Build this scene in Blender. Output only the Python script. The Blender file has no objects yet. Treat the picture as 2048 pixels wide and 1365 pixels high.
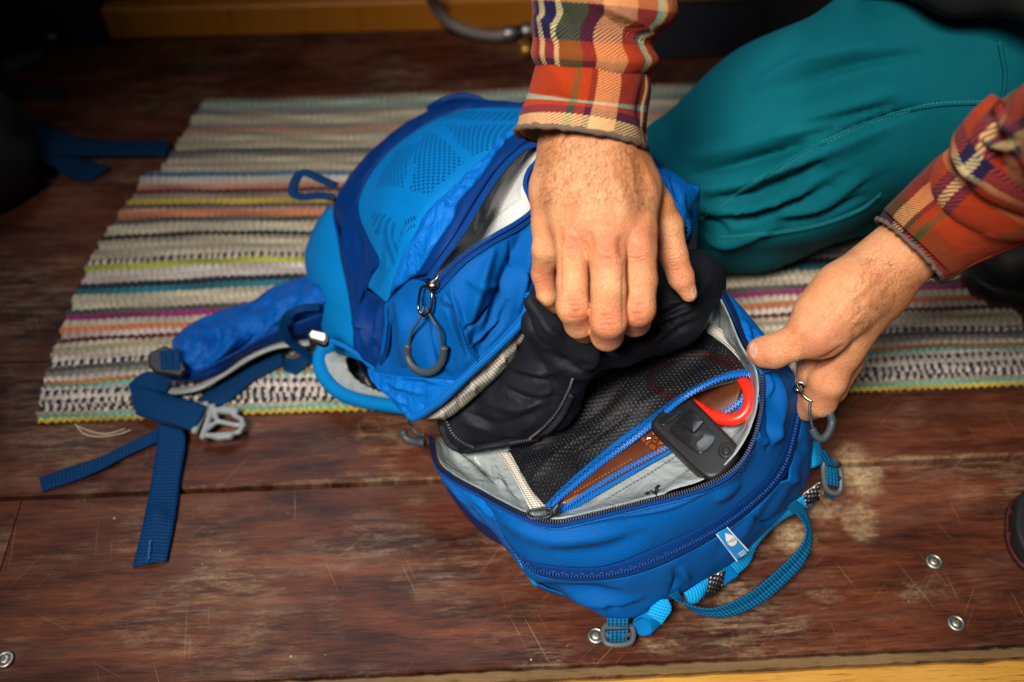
import bpy, bmesh, math, random
import numpy as np
from mathutils import Vector, Matrix
from mathutils.bvhtree import BVHTree

random.seed(7)
rng = np.random.default_rng(7)
sc = bpy.context.scene
COL = sc.collection
R = math.radians

# ------------------------------------------------------------------ camera
CAM_H, PITCH, LENS = 0.85, R(50), 35.0
cd = bpy.data.cameras.new('camera')
cam = bpy.data.objects.new('camera', cd)
COL.objects.link(cam)
cam.location = (0, 0, CAM_H)
cam.rotation_euler = (R(90) - PITCH, 0, 0)
cd.lens, cd.sensor_width = LENS, 36.0
cd.clip_start, cd.clip_end = 0.02, 60
cd.dof.use_dof = True
cd.dof.focus_distance = 0.83
cd.dof.aperture_fstop = 2.8
cd.dof.aperture_blades = 9
sc.camera = cam

# ------------------------------------------------------------------ light
w = bpy.data.worlds.new('World')
sc.world = w
w.use_nodes = True
bg = w.node_tree.nodes['Background']
bg.inputs[0].default_value = (0.62, 0.78, 1.0, 1)
bg.inputs[1].default_value = 0.032


def area(name, loc, aim, sx, sy, power, col, spread=180):
    l = bpy.data.lights.new(name, 'AREA')
    l.shape = 'RECTANGLE'
    l.size, l.size_y, l.energy, l.color = sx, sy, power, col
    l.spread = R(spread)
    o = bpy.data.objects.new(name, l)
    COL.objects.link(o)
    o.location = loc
    o.rotation_euler = (Vector(aim) - Vector(loc)).to_track_quat('-Z', 'Y').to_euler()
    return o


area('door_light', (-0.62, -0.62, 2.20), (0.10, 0.50, 0.1), 0.62, 0.62, 9.0, (1.0, 0.93, 0.84), 35)
area('added_overhead_light', (-0.30, 1.42, 1.72), (0.08, 0.52, 0.1), 1.1, 0.8, 3.4, (0.88, 0.95, 1.0), 50)  # unseen overhead lamp, added for reflections in the glossy key

sc.view_settings.view_transform = 'Standard'
sc.view_settings.look = 'None'
sc.view_settings.exposure = -0.7
sc.view_settings.gamma = 1.0
sc.render.film_transparent = False

# ------------------------------------------------------------------ picture <-> place
FPX = LENS / 36.0 * 2048
CX, CY = 1024.0, 682.5
SP, CP = math.sin(PITCH), math.cos(PITCH)


def unp(a):
    """array (...,3) of (px, py, height above floor in m) -> world points"""
    a = np.asarray(a, float)
    rx = (a[..., 0] - CX) / FPX
    ry = (CY - a[..., 1]) / FPX
    dx, dy, dz = rx, ry * SP + CP, ry * CP - SP
    t = (a[..., 2] - CAM_H) / dz
    return np.stack([dx * t, dy * t, CAM_H + dz * t], -1)


def P(x, y, z):
    return Vector(unp((x, y, z)))


def mpp(x, y, z):
    """metres per photo pixel at that place"""
    ry = (CY - y) / FPX
    return (CAM_H - z) / (SP - ry * CP) / FPX


def proj(p):
    p = np.asarray(p, float)
    rel = p - np.array([0, 0, CAM_H])
    dep = rel[..., 1] * CP - rel[..., 2] * SP
    up = rel[..., 1] * SP + rel[..., 2] * CP
    return np.stack([CX + rel[..., 0] / dep * FPX, CY - up / dep * FPX], -1)


def cr(pts, n, closed=False):
    """smooth curve through pts, n samples evenly spaced"""
    p = np.asarray(pts, float)
    if len(p) == 2 and not closed:
        t = np.linspace(0, 1, n)[:, None]
        return p[0] * (1 - t) + p[1] * t
    if closed:
        q = np.concatenate([p[-1:], p, p[:2]])
    else:
        q = np.concatenate([2 * p[:1] - p[1:2], p, 2 * p[-1:] - p[-2:-1]])
    out = []
    for i in range(1, len(q) - 2):
        t = np.linspace(0, 1, 24, endpoint=False)[:, None]
        a, b, c, d = q[i - 1], q[i], q[i + 1], q[i + 2]
        out.append(0.5 * ((2 * b) + (-a + c) * t + (2 * a - 5 * b + 4 * c - d) * t ** 2 + (-a + 3 * b - 3 * c + d) * t ** 3))
    out.append(q[-2][None])
    o = np.concatenate(out)
    s = np.concatenate([[0], np.cumsum(np.linalg.norm(np.diff(o[:, :2] if o.shape[1] == 3 and abs(o[:, :2]).max() > 5 else o, axis=0), axis=1))])
    t = np.linspace(0, s[-1], n, endpoint=not closed)
    return np.stack([np.interp(t, s, o[:, k]) for k in range(o.shape[1])], -1)


class Field:
    """height above the floor as a smooth function of the picture point (thin plate spline)"""
    def __init__(self, pts, lam=1e-3):
        p = np.asarray(pts, float)
        self.c = p[:, :2] / 1000.0
        n = len(p)
        K = self._k(self.c, self.c) + lam * np.eye(n)
        A = np.zeros((n + 3, n + 3))
        A[:n, :n] = K
        A[:n, n] = 1
        A[:n, n + 1:] = self.c
        A[n:, :n] = A[:n, n:].T
        self.w = np.linalg.solve(A, np.concatenate([p[:, 2], np.zeros(3)]))

    @staticmethod
    def _k(a, b):
        r2 = ((a[:, None] - b[None]) ** 2).sum(-1)
        return 0.5 * r2 * np.log(r2 + 1e-12)

    def __call__(self, xy):
        xy = np.asarray(xy, float)
        f = xy.reshape(-1, 2) / 1000.0
        v = self._k(f, self.c) @ self.w[:-3] + self.w[-3] + f @ self.w[-2:]
        return v.reshape(xy.shape[:-1])

    def at(self, pts, dz=0.0):
        a = np.asarray(pts, float)
        return np.concatenate([a[..., :2], (self(a[..., :2]) + dz)[..., None]], -1)


def seg_dist(xy, poly):
    p = np.asarray(poly, float)[:, :2]
    best = np.full(xy.shape[:-1], 1e9)
    for a, b in zip(p[:-1], p[1:]):
        ab = b - a
        t = np.clip(((xy - a) @ ab) / (ab @ ab + 1e-9), 0, 1)
        d = np.linalg.norm(xy - (a + t[..., None] * ab), axis=-1)
        best = np.minimum(best, d)
    return best


def folds_at(xy, folds):
    """folds: (polyline px, width px, height m)"""
    h = np.zeros(xy.shape[:-1])
    for f in folds:
        pl, wd, am = f[:3]
        pl = cr(pl, 14) if len(pl) > 2 else np.asarray(pl, float)
        e = np.asarray(pl, float)[:, :2]
        sl = np.concatenate([[0], np.cumsum(np.linalg.norm(np.diff(e, axis=0), axis=1))])
        if sl[-1] < 2.5 * wd:
            h += am * np.exp(-(seg_dist(xy, e) / wd) ** 2)
            continue
        best = np.full(xy.shape[:-1], 1e9)
        par = np.zeros(xy.shape[:-1])
        for i in range(len(e) - 1):
            ab = e[i + 1] - e[i]
            t = np.clip(((xy - e[i]) @ ab) / (ab @ ab + 1e-9), 0, 1)
            d = np.linalg.norm(xy - (e[i] + t[..., None] * ab), axis=-1)
            m_ = d < best
            best = np.where(m_, d, best)
            par = np.where(m_, (sl[i] + t * (sl[i + 1] - sl[i])) / sl[-1], par)
        h += am * 1.15 * np.sin(math.pi * par) ** 0.7 * np.exp(-(best / (wd * (0.6 + 0.5 * np.sin(math.pi * par)))) ** 2)
    return h


def ripple(a, b, amp, freq, seed=0, n=7):
    g = np.random.default_rng(seed)
    h = np.zeros(np.shape(a))
    wx = 0.6 * np.sin(a * freq * 0.37 + g.uniform(0, 6)) + 0.6 * np.sin(b * freq * 0.41 + g.uniform(0, 6))
    for i in range(n):
        th = g.uniform(0, math.pi)
        f = freq * g.uniform(0.5, 1.8)
        h += np.sin((a * math.cos(th) + b * math.sin(th)) * f + wx * 1.5 + g.uniform(0, 6)) / n ** 0.5
    return amp * h


# ------------------------------------------------------------------ objects
def link(name, me, mat=None, parent=None):
    o = bpy.data.objects.new(name, me)
    COL.objects.link(o)
    if mat is not None and me is not None:
        me.materials.append(mat)
    if parent is not None:
        o.parent = parent
    return o


def tag(o, label=None, cat=None, group=None, kind=None):
    for k, v in (('label', label), ('category', cat), ('group', group), ('kind', kind)):
        if v:
            o[k] = v
    return o


def thing(name, label, cat, group=None, loc=(0, 0, 0)):
    o = bpy.data.objects.new(name, None)
    COL.objects.link(o)
    o.location = loc
    o.empty_display_size = 0.05
    return tag(o, label, cat, group)


def mesh(name, v, f, mat, parent=None, uv=None, smooth=True, attr=None):
    me = bpy.data.meshes.new(name)
    v = np.asarray(v, float)
    me.from_pydata(v.tolist(), [], [list(map(int, q)) for q in f] if not isinstance(f, list) else f)
    if smooth:
        me.polygons.foreach_set('use_smooth', [True] * len(me.polygons))
    if uv is not None:
        l = me.uv_layers.new(name='UVMap')
        idx = np.empty(len(me.loops), int)
        me.loops.foreach_get('vertex_index', idx)
        l.data.foreach_set('uv', np.asarray(uv, float)[idx].ravel())
    if attr:
        for k, val in attr.items():
            val = np.asarray(val, float)
            if val.ndim == 1:
                at = me.attributes.new(k, 'FLOAT', 'POINT')
                at.data.foreach_set('value', val)
            else:
                at = me.color_attributes.new(k, 'FLOAT_COLOR', 'POINT')
                c = np.ones((len(val), 4))
                c[:, :3] = val
                at.data.foreach_set('color', c.ravel())
    me.update()
    return link(name, me, mat, parent)


def grid_normals(G):
    du = np.gradient(G, axis=1)
    dv = np.gradient(G, axis=0)
    n = np.cross(du, dv)
    n /= np.linalg.norm(n, axis=-1, keepdims=True) + 1e-12
    c = np.array([0, 0, CAM_H]) - G
    if (n * c).sum() < 0:
        n = -n
    return n


def grid_mesh(name, G, mat, parent, thick, uv=None, attr=None, nrm=None, flip=False):
    """thick sheet from a grid of points; the given grid is its top side"""
    nv, nu = G.shape[:2]
    n = grid_normals(G) if nrm is None else nrm
    B = G - n * thick
    V = np.concatenate([G.reshape(-1, 3), B.reshape(-1, 3)])
    N = nv * nu
    i = np.arange(N).reshape(nv, nu)
    a, b, c, d = i[:-1, :-1].ravel(), i[:-1, 1:].ravel(), i[1:, 1:].ravel(), i[1:, :-1].ravel()
    top = np.stack([a, b, c, d], 1)
    bot = np.stack([d, c, b, a], 1) + N
    e = np.concatenate([i[0, :], i[1:, -1], i[-1, :-1][::-1], i[1:-1, 0][::-1]])
    e2 = np.roll(e, -1)
    side = np.stack([e2, e, e + N, e2 + N], 1)
    fn = np.cross(V[top[:, 1]] - V[top[:, 0]], V[top[:, 3]] - V[top[:, 0]])
    if (fn * n.reshape(-1, 3)[top[:, 0]]).sum() < 0:
        top, bot, side = top[:, ::-1], bot[:, ::-1], side[:, ::-1]
    F = np.concatenate([top, bot, side])
    if uv is None:
        su = np.concatenate([np.zeros((nv, 1)), np.cumsum(np.linalg.norm(np.diff(G, axis=1), axis=-1), 1)], 1)
        sv = np.concatenate([np.zeros((1, nu)), np.cumsum(np.linalg.norm(np.diff(G, axis=0), axis=-1), 0)], 0)
        su = su - su.mean(1, keepdims=True)
        uv = np.stack([su, sv], -1)
    uv = np.concatenate([uv.reshape(-1, 2)] * 2)
    if attr:
        attr = {k: np.concatenate([np.asarray(v).reshape((N,) + np.shape(v)[2:])] * 2) for k, v in attr.items()}
    return mesh(name, V, F, mat, parent, uv, True, attr)


def panel(name, curves, mat, parent, field=None, nu=60, nv=24, thick=0.0012, bulge=0.0, dz=0.0, folds=(), rip=None,
          seam=0.0, attrf=None, pw=0.5):
    """cloth panel through a list of curves (picture points, heights given or from a field)"""
    C = []
    for c in curves:
        c = np.asarray(c, float)
        if c.shape[1] == 2:
            c = cr(c, nu)
            c = field.at(c)
        else:
            c = cr(c, nu)
        C.append(c)
    C = np.stack(C)
    A = np.stack([cr(C[:, j], nv) for j in range(nu)], 1) if len(C) > 1 else C
    A = A.copy()
    if field is not None and np.asarray(curves[0]).shape[1] == 2:
        A[..., 2] = field(A[..., :2])
    A[..., 2] += dz
    G = unp(A)
    n = grid_normals(G)
    s = np.linspace(0, 1, nv)[:, None]
    t = np.linspace(0, 1, nu)[None]
    h = bulge * np.sin(math.pi * s) ** pw * (np.sin(math.pi * t) ** 0.35 if bulge else 1)
    if seam:
        h = h - seam * (np.exp(-(s / 0.04) ** 2) + np.exp(-((1 - s) / 0.04) ** 2))
    if len(folds):
        h = h + folds_at(A[..., :2], folds)
    if rip:
        h = h + ripple(G[..., 0], G[..., 1] - G[..., 2], rip[0], rip[1], rip[2] if len(rip) > 2 else 0) * np.minimum(1, 6 * np.minimum(s, 1 - s) + 0.15)
    G = G + n * h[..., None]
    attr = attrf(A) if attrf else None
    o = grid_mesh(name, G, mat, parent, thick, attr=attr)
    return o


def tube(name, pts, rad, mat, parent=None, seg=8, closed=False, n=None, flat=1.0, up=(0, 0, 1)):
    """pts are world points"""
    p = np.asarray([tuple(q) for q in pts], float)
    if n:
        p = cr(p, n, closed)
        if np.ndim(rad):
            rad = np.interp(np.linspace(0, 1, n), np.linspace(0, 1, len(rad)), rad)
    m = len(p)
    rad = np.full(m, rad) if not np.ndim(rad) else np.asarray(rad, float)
    t = np.gradient(p, axis=0) if not closed else np.roll(p, -1, 0) - np.roll(p, 1, 0)
    t /= np.linalg.norm(t, axis=1, keepdims=True) + 1e-12
    u = np.asarray(up, float)
    s = np.cross(t, u)
    s /= np.linalg.norm(s, axis=1, keepdims=True) + 1e-9
    b = np.cross(s, t)
    a = np.linspace(0, 2 * math.pi, seg, endpoint=False)
    V = p[:, None] + rad[:, None, None] * (np.cos(a)[None, :, None] * s[:, None] + flat * np.sin(a)[None, :, None] * b[:, None])
    V = V.reshape(-1, 3)
    F = []
    for i in range(m if closed else m - 1):
        j = (i + 1) % m
        for k in range(seg):
            l = (k + 1) % seg
            F.append((i * seg + k, i * seg + l, j * seg + l, j * seg + k))
    if not closed:
        F.append(tuple(range(seg))[::-1])
        F.append(tuple((m - 1) * seg + k for k in range(seg)))
    L = np.concatenate([[0], np.cumsum(np.linalg.norm(np.diff(p, axis=0), axis=1))])
    uv = np.stack([np.repeat(L, seg), np.tile(a / (2 * math.pi) * 2 * math.pi * rad.mean(), m)], 1)
    return mesh(name, V, F, mat, parent, uv)


def px3(pts, field=None, dz=0.0):
    a = np.asarray(pts, float)
    if a.shape[1] == 2:
        a = field.at(a, dz)
    return unp(a)


def boxes(name, pos, tang, nrm, size, mat, parent):
    """many small boxes (zip teeth, stitches) in one mesh; size along tangent, across, along normal"""
    pos, tang, nrm = map(lambda q: np.asarray(q, float), (pos, tang, nrm))
    tang = tang / (np.linalg.norm(tang, axis=1, keepdims=True) + 1e-12)
    sid = np.cross(nrm, tang)
    sid /= np.linalg.norm(sid, axis=1, keepdims=True) + 1e-12
    nr = np.cross(tang, sid)
    V, F = [], []
    cs = [(-1, -1, -1), (1, -1, -1), (1, 1, -1), (-1, 1, -1), (-1, -1, 1), (1, -1, 1), (1, 1, 1), (-1, 1, 1)]
    for c in cs:
        k = 0.7 if c[2] > 0 else 1.0
        V.append(pos + tang * c[0] * size[0] / 2 * k + sid * c[1] * size[1] / 2 * k + nr * c[2] * size[2] / 2)
    V = np.stack(V, 1).reshape(-1, 3)
    q = np.array([(3, 2, 1, 0), (4, 5, 6, 7), (0, 1, 5, 4), (1, 2, 6, 5), (2, 3, 7, 6), (3, 0, 4, 7)])
    F = (np.arange(len(pos))[:, None, None] * 8 + q[None]).reshape(-1, 4)
    return mesh(name, V, F, mat, parent, smooth=False)


def curve_frames(pts, n):
    """world points -> n evenly spaced positions, tangents, normals facing the camera"""
    p = cr(np.asarray(pts, float), n)
    t = np.gradient(p, axis=0)
    c = np.array([0, 0, CAM_H]) - p
    t /= np.linalg.norm(t, axis=1, keepdims=True)
    c -= (c * t).sum(1, keepdims=True) * t
    c /= np.linalg.norm(c, axis=1, keepdims=True)
    return p, t, c


def length(p):
    return np.linalg.norm(np.diff(p, axis=0), axis=1).sum()


def teeth(name, pts, mat, parent, pitch=0.0016, size=(0.0011, 0.0042, 0.0016), stuff=True, off=0.0, lift=0.0006, zig=True):
    p0 = cr(np.asarray(pts, float), 200)
    n = max(4, int(length(p0) / pitch))
    p, t, c = curve_frames(p0, n)
    s = np.cross(c, t)
    p = p + s * off + c * lift
    if size[1] < 0.0035 and zig:
        p = p + s * 0.0006 * np.where(np.arange(n) % 2, 1, -1)[:, None]
    o = boxes(name, p, t, c, size, mat, parent)
    if stuff:
        o['kind'] = 'stuff'
    return o


def stitches(name, pts, mat, parent, pitch=0.004, lift=0.0004, size=(0.0026, 0.0007, 0.0006)):
    p0 = cr(np.asarray(pts, float), 200)
    n = max(4, int(length(p0) / pitch))
    p, t, c = curve_frames(p0, n)
    o = boxes(name, p + c * lift, t, c, size, mat, parent)
    o['kind'] = 'stuff'
    return o


def plate(name, outline, zf, thick, mat, parent=None, bevel=0.0, segs=3, closed_n=None, up=None):
    """solid plate whose top face follows the outline (picture points) at height zf (number, plane or list)"""
    a = np.asarray(outline, float)
    if closed_n:
        a = cr(a, closed_n, closed=True)
    if a.shape[1] == 2:
        z = zf(a) if callable(zf) else np.full(len(a), zf)
        a = np.concatenate([a, z[:, None]], 1)
    T = unp(a)
    if up is None:
        c = T.mean(0)
        nn = np.cross(T - c, np.roll(T, -1, 0) - c).sum(0)
        nn /= np.linalg.norm(nn)
        if nn @ (np.array([0, 0, CAM_H]) - c) < 0:
            nn = -nn
    else:
        nn = np.asarray(up, float)
    B = T - nn * thick
    n = len(T)
    V = np.concatenate([T, B])
    if bevel and n >= 12:
        # rounded shoulder: rings stepping in and up from the side wall
        tg_ = np.roll(T, -1, 0) - np.roll(T, 1, 0)
        tg_ /= np.linalg.norm(tg_, axis=1, keepdims=True) + 1e-12
        inn = np.cross(nn, tg_)
        inn *= np.sign(((T.mean(0) - T) * inn).sum()) or 1
        rings = [B]
        for k in range(segs + 2):
            a_ = math.pi / 2 * k / (segs + 1)
            rings.append(T + inn * bevel * (1 - math.cos(a_)) - nn * bevel * (1 - math.sin(a_)))
        V = np.concatenate(rings + [rings[-1].mean(0)[None]])
        F, m_ = [], len(rings)
        for r_ in range(m_ - 1):
            for i in range(n):
                j = (i + 1) % n
                F.append((r_ * n + i, r_ * n + j, r_ * n + n + j, r_ * n + n + i))
        for i in range(n):
            F.append(((m_ - 1) * n + i, (m_ - 1) * n + (i + 1) % n, m_ * n))
        F.append(tuple(range(n))[::-1])
        if np.cross(V[F[0][1]] - V[F[0][0]], V[F[0][3]] - V[F[0][0]]) @ inn[0] > 0:
            F = [f[::-1] for f in F]
        return mesh(name, V, F, mat, parent, smooth=True)
    area2 = np.cross(T - T.mean(0), np.roll(T, -1, 0) - T.mean(0)).sum(0) @ nn
    top = list(range(n))
    if area2 < 0:
        top = top[::-1]
    F = [tuple(top), tuple(i + n for i in top[::-1])]
    for i in range(n):
        p, q = top[i], top[(i + 1) % n]
        F.append((q, p, p + n, q + n))
    o = mesh(name, V, F, mat, parent, smooth=False)
    if bevel:
        m = o.modifiers.new('bevel', 'BEVEL')
        m.width, m.segments, m.limit_method, m.angle_limit = bevel, segs, 'ANGLE', R(50)
        o.data.polygons.foreach_set('use_smooth', [True] * len(o.data.polygons))
        m.harden_normals = True
    return o


# ------------------------------------------------------------------ solids from distance fields
def sd_cone(p, a, b, r1, r2):
    a, b = np.asarray(a, float), np.asarray(b, float)
    ab = b - a
    L2 = ab @ ab + 1e-12
    t = np.clip((p - a) @ ab / L2, 0, 1)
    return np.linalg.norm(p - a - t[..., None] * ab, axis=-1) - (r1 + (r2 - r1) * t)


def sd_ell(p, c, ax, r):
    """ellipsoid; ax rows are its axes"""
    q = (p - np.asarray(c, float)) @ np.asarray(ax, float).T
    r = np.asarray(r, float)
    k0 = np.linalg.norm(q / r, axis=-1)
    k1 = np.linalg.norm(q / (r * r), axis=-1) + 1e-9
    return k0 * (k0 - 1) / k1


def smin(a, b, k):
    h = np.clip(0.5 + 0.5 * (b - a) / k, 0, 1)
    return b + (a - b) * h - k * h * (1 - h)


def nets(fun, lo, hi, h):
    lo, hi = np.asarray(lo, float), np.asarray(hi, float)
    n = np.ceil((hi - lo) / h).astype(int) + 1
    ax = [lo[k] + h * np.arange(n[k]) for k in range(3)]
    D = np.empty(n, np.float32)
    for i0 in range(0, n[0], 16):
        X = np.stack(np.meshgrid(ax[0][i0:i0 + 16], ax[1], ax[2], indexing='ij'), -1)
        D[i0:i0 + 16] = fun(X)
    S = D < 0
    nc = n - 1
    cnt = np.zeros(nc, np.int32)
    acc = np.zeros(tuple(nc) + (3,), np.float32)
    cor = [(0, 0, 0), (1, 0, 0), (0, 1, 0), (1, 1, 0), (0, 0, 1), (1, 0, 1), (0, 1, 1), (1, 1, 1)]
    sl = lambda A, c: A[c[0]:c[0] + nc[0], c[1]:c[1] + nc[1], c[2]:c[2] + nc[2]]
    for i in range(8):
        for j in range(i + 1, 8):
            a, b = np.array(cor[i]), np.array(cor[j])
            if abs(a - b).sum() != 1:
                continue
            m = sl(S, a) != sl(S, b)
            if not m.any():
                continue
            da, db = sl(D, a)[m], sl(D, b)[m]
            t = da / (da - db)
            cnt[m] += 1
            acc[m] += a + t[:, None] * (b - a)
    m = cnt > 0
    idx = -np.ones(nc, np.int64)
    idx[m] = np.arange(m.sum())
    V = lo + h * (np.argwhere(m) + acc[m] / cnt[m][:, None])
    F = []
    for k in range(3):
        e = np.zeros(3, int); e[k] = 1
        u, v = (k + 1) % 3, (k + 2) % 3
        s0 = S[tuple(slice(0, n[q] - (1 if q == k else 0)) for q in range(3))]
        s1 = S[tuple(slice(1 if q == k else 0, n[q]) for q in range(3))]
        cr_ = np.argwhere(s0 != s1)
        ok = (cr_[:, u] > 0) & (cr_[:, v] > 0) & (cr_[:, u] < nc[u]) & (cr_[:, v] < nc[v]) & (cr_[:, k] < nc[k])
        cr_ = cr_[ok]
        inside = s0[tuple(cr_.T)]
        du = np.zeros(3, int); du[u] = 1
        dv = np.zeros(3, int); dv[v] = 1
        q = [idx[tuple((cr_ - o_).T)] for o_ in (du + dv, dv, 0 * du, du)]
        q = np.stack(q, 1)
        q[~inside] = q[~inside][:, ::-1]
        F.append(q)
    F = np.concatenate(F)
    F = F[(F >= 0).all(1)]
    return V, F


def vnormals(V, F):
    n = np.zeros_like(V)
    a = np.cross(V[F[:, 2]] - V[F[:, 0]], V[F[:, 3]] - V[F[:, 1]])
    for k in range(4):
        np.add.at(n, F[:, k], a)
    n /= np.linalg.norm(n, axis=1, keepdims=True) + 1e-12
    return n


def relax(V, F, it=2, lam=0.5):
    for _ in range(it):
        s = np.zeros_like(V)
        c = np.zeros(len(V))
        for a, b in ((0, 1), (1, 2), (2, 3), (3, 0)):
            np.add.at(s, F[:, a], V[F[:, b]])
            np.add.at(c, F[:, a], 1)
            np.add.at(s, F[:, b], V[F[:, a]])
            np.add.at(c, F[:, b], 1)
        V = V + lam * (s / c[:, None] - V)
    return V


def bounds(prims, pad):
    a = np.array([p[0] for p in prims])
    r = max(p[1] for p in prims)
    return a.min(0) - r - pad, a.max(0) + r + pad


class Hit:
    """places details on a finished surface by looking along a line of sight"""
    def __init__(self, *objs):
        V, F, o = [], [], 0
        for ob in objs:
            me = ob.data
            V += [v.co.copy() for v in me.vertices]
            F += [[i + o for i in p.vertices] for p in me.polygons]
            o = len(V)
        self.t = BVHTree.FromPolygons(V, F)

    def __call__(self, x, y, off=0.0):
        d = (P(x, y, 0) - Vector((0, 0, CAM_H))).normalized()
        h, n, i, s = self.t.ray_cast(Vector((0, 0, CAM_H)), d)
        if h is None:
            return None
        if n.dot(d) > 0:
            n = -n
        return h + n * off

    def line(self, pts, n=60, off=0.0, smooth=True):
        q = cr(np.asarray(pts, float), n)
        o = [self(x, y, off) for x, y in q]
        return np.array([tuple(v) for v in o if v is not None])


# ------------------------------------------------------------------ materials
class M:
    def __init__(self, name, rough=0.6, base=(0.5, 0.5, 0.5), spec=0.5):
        self.m = bpy.data.materials.new(name)
        self.m.use_nodes = True
        self.t = self.m.node_tree
        self.n = self.t.nodes
        self.b = self.n['Principled BSDF']
        self.b.inputs['Base Color'].default_value = (*base, 1)
        self.b.inputs['Roughness'].default_value = rough
        self.b.inputs['Specular IOR Level'].default_value = spec

    def node(self, typ, ins=None, **kw):
        o = self.n.new(typ)
        for k, v in kw.items():
            setattr(o, k, v)
        for k, v in (ins or {}).items():
            self.set(o.inputs[k], v)
        return o

    def set(self, sock, v):
        if hasattr(v, 'is_linked') or isinstance(v, bpy.types.NodeSocket):
            self.t.links.new(v, sock)
        elif isinstance(v, bpy.types.Node):
            self.t.links.new(v.outputs[0], sock)
        else:
            if isinstance(v, tuple) and len(v) == 3 and sock.type == 'RGBA':
                v = (*v, 1)
            sock.default_value = v

    def uv(self, sx=1, sy=1, rot=0.0, src='UV'):
        if src == 'UV':
            c = self.node('ShaderNodeUVMap', uv_map='UVMap').outputs[0]
        else:
            c = self.node('ShaderNodeTexCoord').outputs['Object']
        mp = self.node('ShaderNodeMapping', {'Vector': c, 'Scale': (sx, sy, sx), 'Rotation': (0, 0, rot)})
        return mp.outputs[0]

    def noise(self, vec, scale, detail=3, rough=0.55, dist=0.0):
        return self.node('ShaderNodeTexNoise', {'Vector': vec, 'Scale': scale, 'Detail': detail, 'Roughness': rough, 'Distortion': dist}).outputs[0]

    def math(self, op, a, b=0.0, c=0.0, clamp=False):
        o = self.node('ShaderNodeMath', operation=op)
        o.use_clamp = clamp
        self.set(o.inputs[0], a)
        self.set(o.inputs[1], b)
        self.set(o.inputs[2], c)
        return o.outputs[0]

    def ramp(self, fac, stops, interp='LINEAR'):
        o = self.node('ShaderNodeValToRGB', {'Fac': fac})
        o.color_ramp.interpolation = interp
        e = o.color_ramp.elements
        while len(e) < len(stops):
            e.new(0.5)
        while len(e) > len(stops):
            e.remove(e[-1])
        for i, (p, c) in enumerate(stops):
            e[i].position = p
            e[i].color = (*c, 1) if not isinstance(c, float) else (c, c, c, 1)
        return o.outputs[0]

    def mix(self, fac, a, b, mode='MIX'):
        o = self.node('ShaderNodeMix', data_type='RGBA', blend_type=mode)
        self.set(o.inputs[0], fac)
        self.set(o.inputs[6], a)
        self.set(o.inputs[7], b)
        return o.outputs[2]

    def xyz(self, vec):
        return self.node('ShaderNodeSeparateXYZ', {'Vector': vec}).outputs

    def bump(self, h, strength=0.4, dist=0.001, normal=None):
        ins = {'Height': h, 'Strength': strength, 'Distance': dist}
        if normal is not None:
            ins['Normal'] = normal
        return self.node('ShaderNodeBump', ins).outputs[0]

    def out(self, col=None, rough=None, normal=None, **kw):
        if col is not None:
            self.set(self.b.inputs['Base Color'], col)
        if rough is not None:
            self.set(self.b.inputs['Roughness'], rough)
        if normal is not None:
            self.set(self.b.inputs['Normal'], normal)
        for k, v in kw.items():
            self.set(self.b.inputs[k.replace('_', ' ')], v)
        return self.m


def weave_height(m, pitch, src='UV', rot=0.0):
    u = m.uv(1, 1, rot, src)
    X = m.xyz(u)
    k = 2 * math.pi / pitch
    a = m.math('SINE', m.math('MULTIPLY', X[0], k))
    b = m.math('SINE', m.math('MULTIPLY', X[1], k))
    return m.math('MULTIPLY', a, b), X


def fabric(name, col, col2=None, pitch=0.0024, rough=0.62, bump=0.35, var=0.25, sheen=0.03, spec=0.22, rot=0.6):
    m = M(name, rough, col, spec)
    h, X = weave_height(m, pitch, 'UV', rot)
    ob = m.uv(1, 1, 0, 'OBJ')
    nz = m.noise(ob, 18, 4)
    fz = m.noise(ob, 260, 3)
    dark = tuple(c * (1 - var) for c in col)
    lite = tuple(min(1, c * (1 + var)) for c in col) if col2 is None else col2
    c = m.mix(m.math('MULTIPLY_ADD', h, 0.5, 0.5), dark, lite)
    c = m.mix(m.math('MULTIPLY', m.ramp(nz, [(0.35, 0.0), (0.7, 1.0)]), 0.35), c, tuple(q * 0.62 for q in col))
    hh = m.math('ADD', m.math('MULTIPLY', h, 0.5), m.math('MULTIPLY', fz, 1.2))
    wn = m.noise(ob, 42, 3, 0.5, 0.6)
    nb = m.bump(wn, 0.14, 0.006)
    n = m.bump(hh, bump, 0.0005, nb)
    m.b.inputs['Specular Tint'].default_value = (*[min(1, 0.25 + 1.6 * q) for q in col], 1)
    return m.out(c, None, n, Sheen_Weight=0.0)


def webbing_mat(name, col, pitch=0.0022, dark=0.45, rough=0.6, across=0.5):
    m = M(name, rough, col, 0.25)
    X = m.xyz(m.uv())
    rib = m.math('SINE', m.math('MULTIPLY', X[0], 2 * math.pi / pitch))
    fine = m.math('SINE', m.math('MULTIPLY', X[1], 2 * math.pi / (pitch * 0.9)))
    h = m.math('ADD', rib, m.math('MULTIPLY', fine, across))
    c = m.mix(m.math('MULTIPLY_ADD', h, 0.33, 0.5, True), tuple(q * dark for q in col), tuple(min(1, q * 1.35) for q in col))
    n = m.bump(h, 0.5, 0.0005)
    m.b.inputs['Specular Tint'].default_value = (*[min(1, 0.3 + 1.6 * q) for q in col], 1)
    return m.out(c, None, n)


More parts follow.
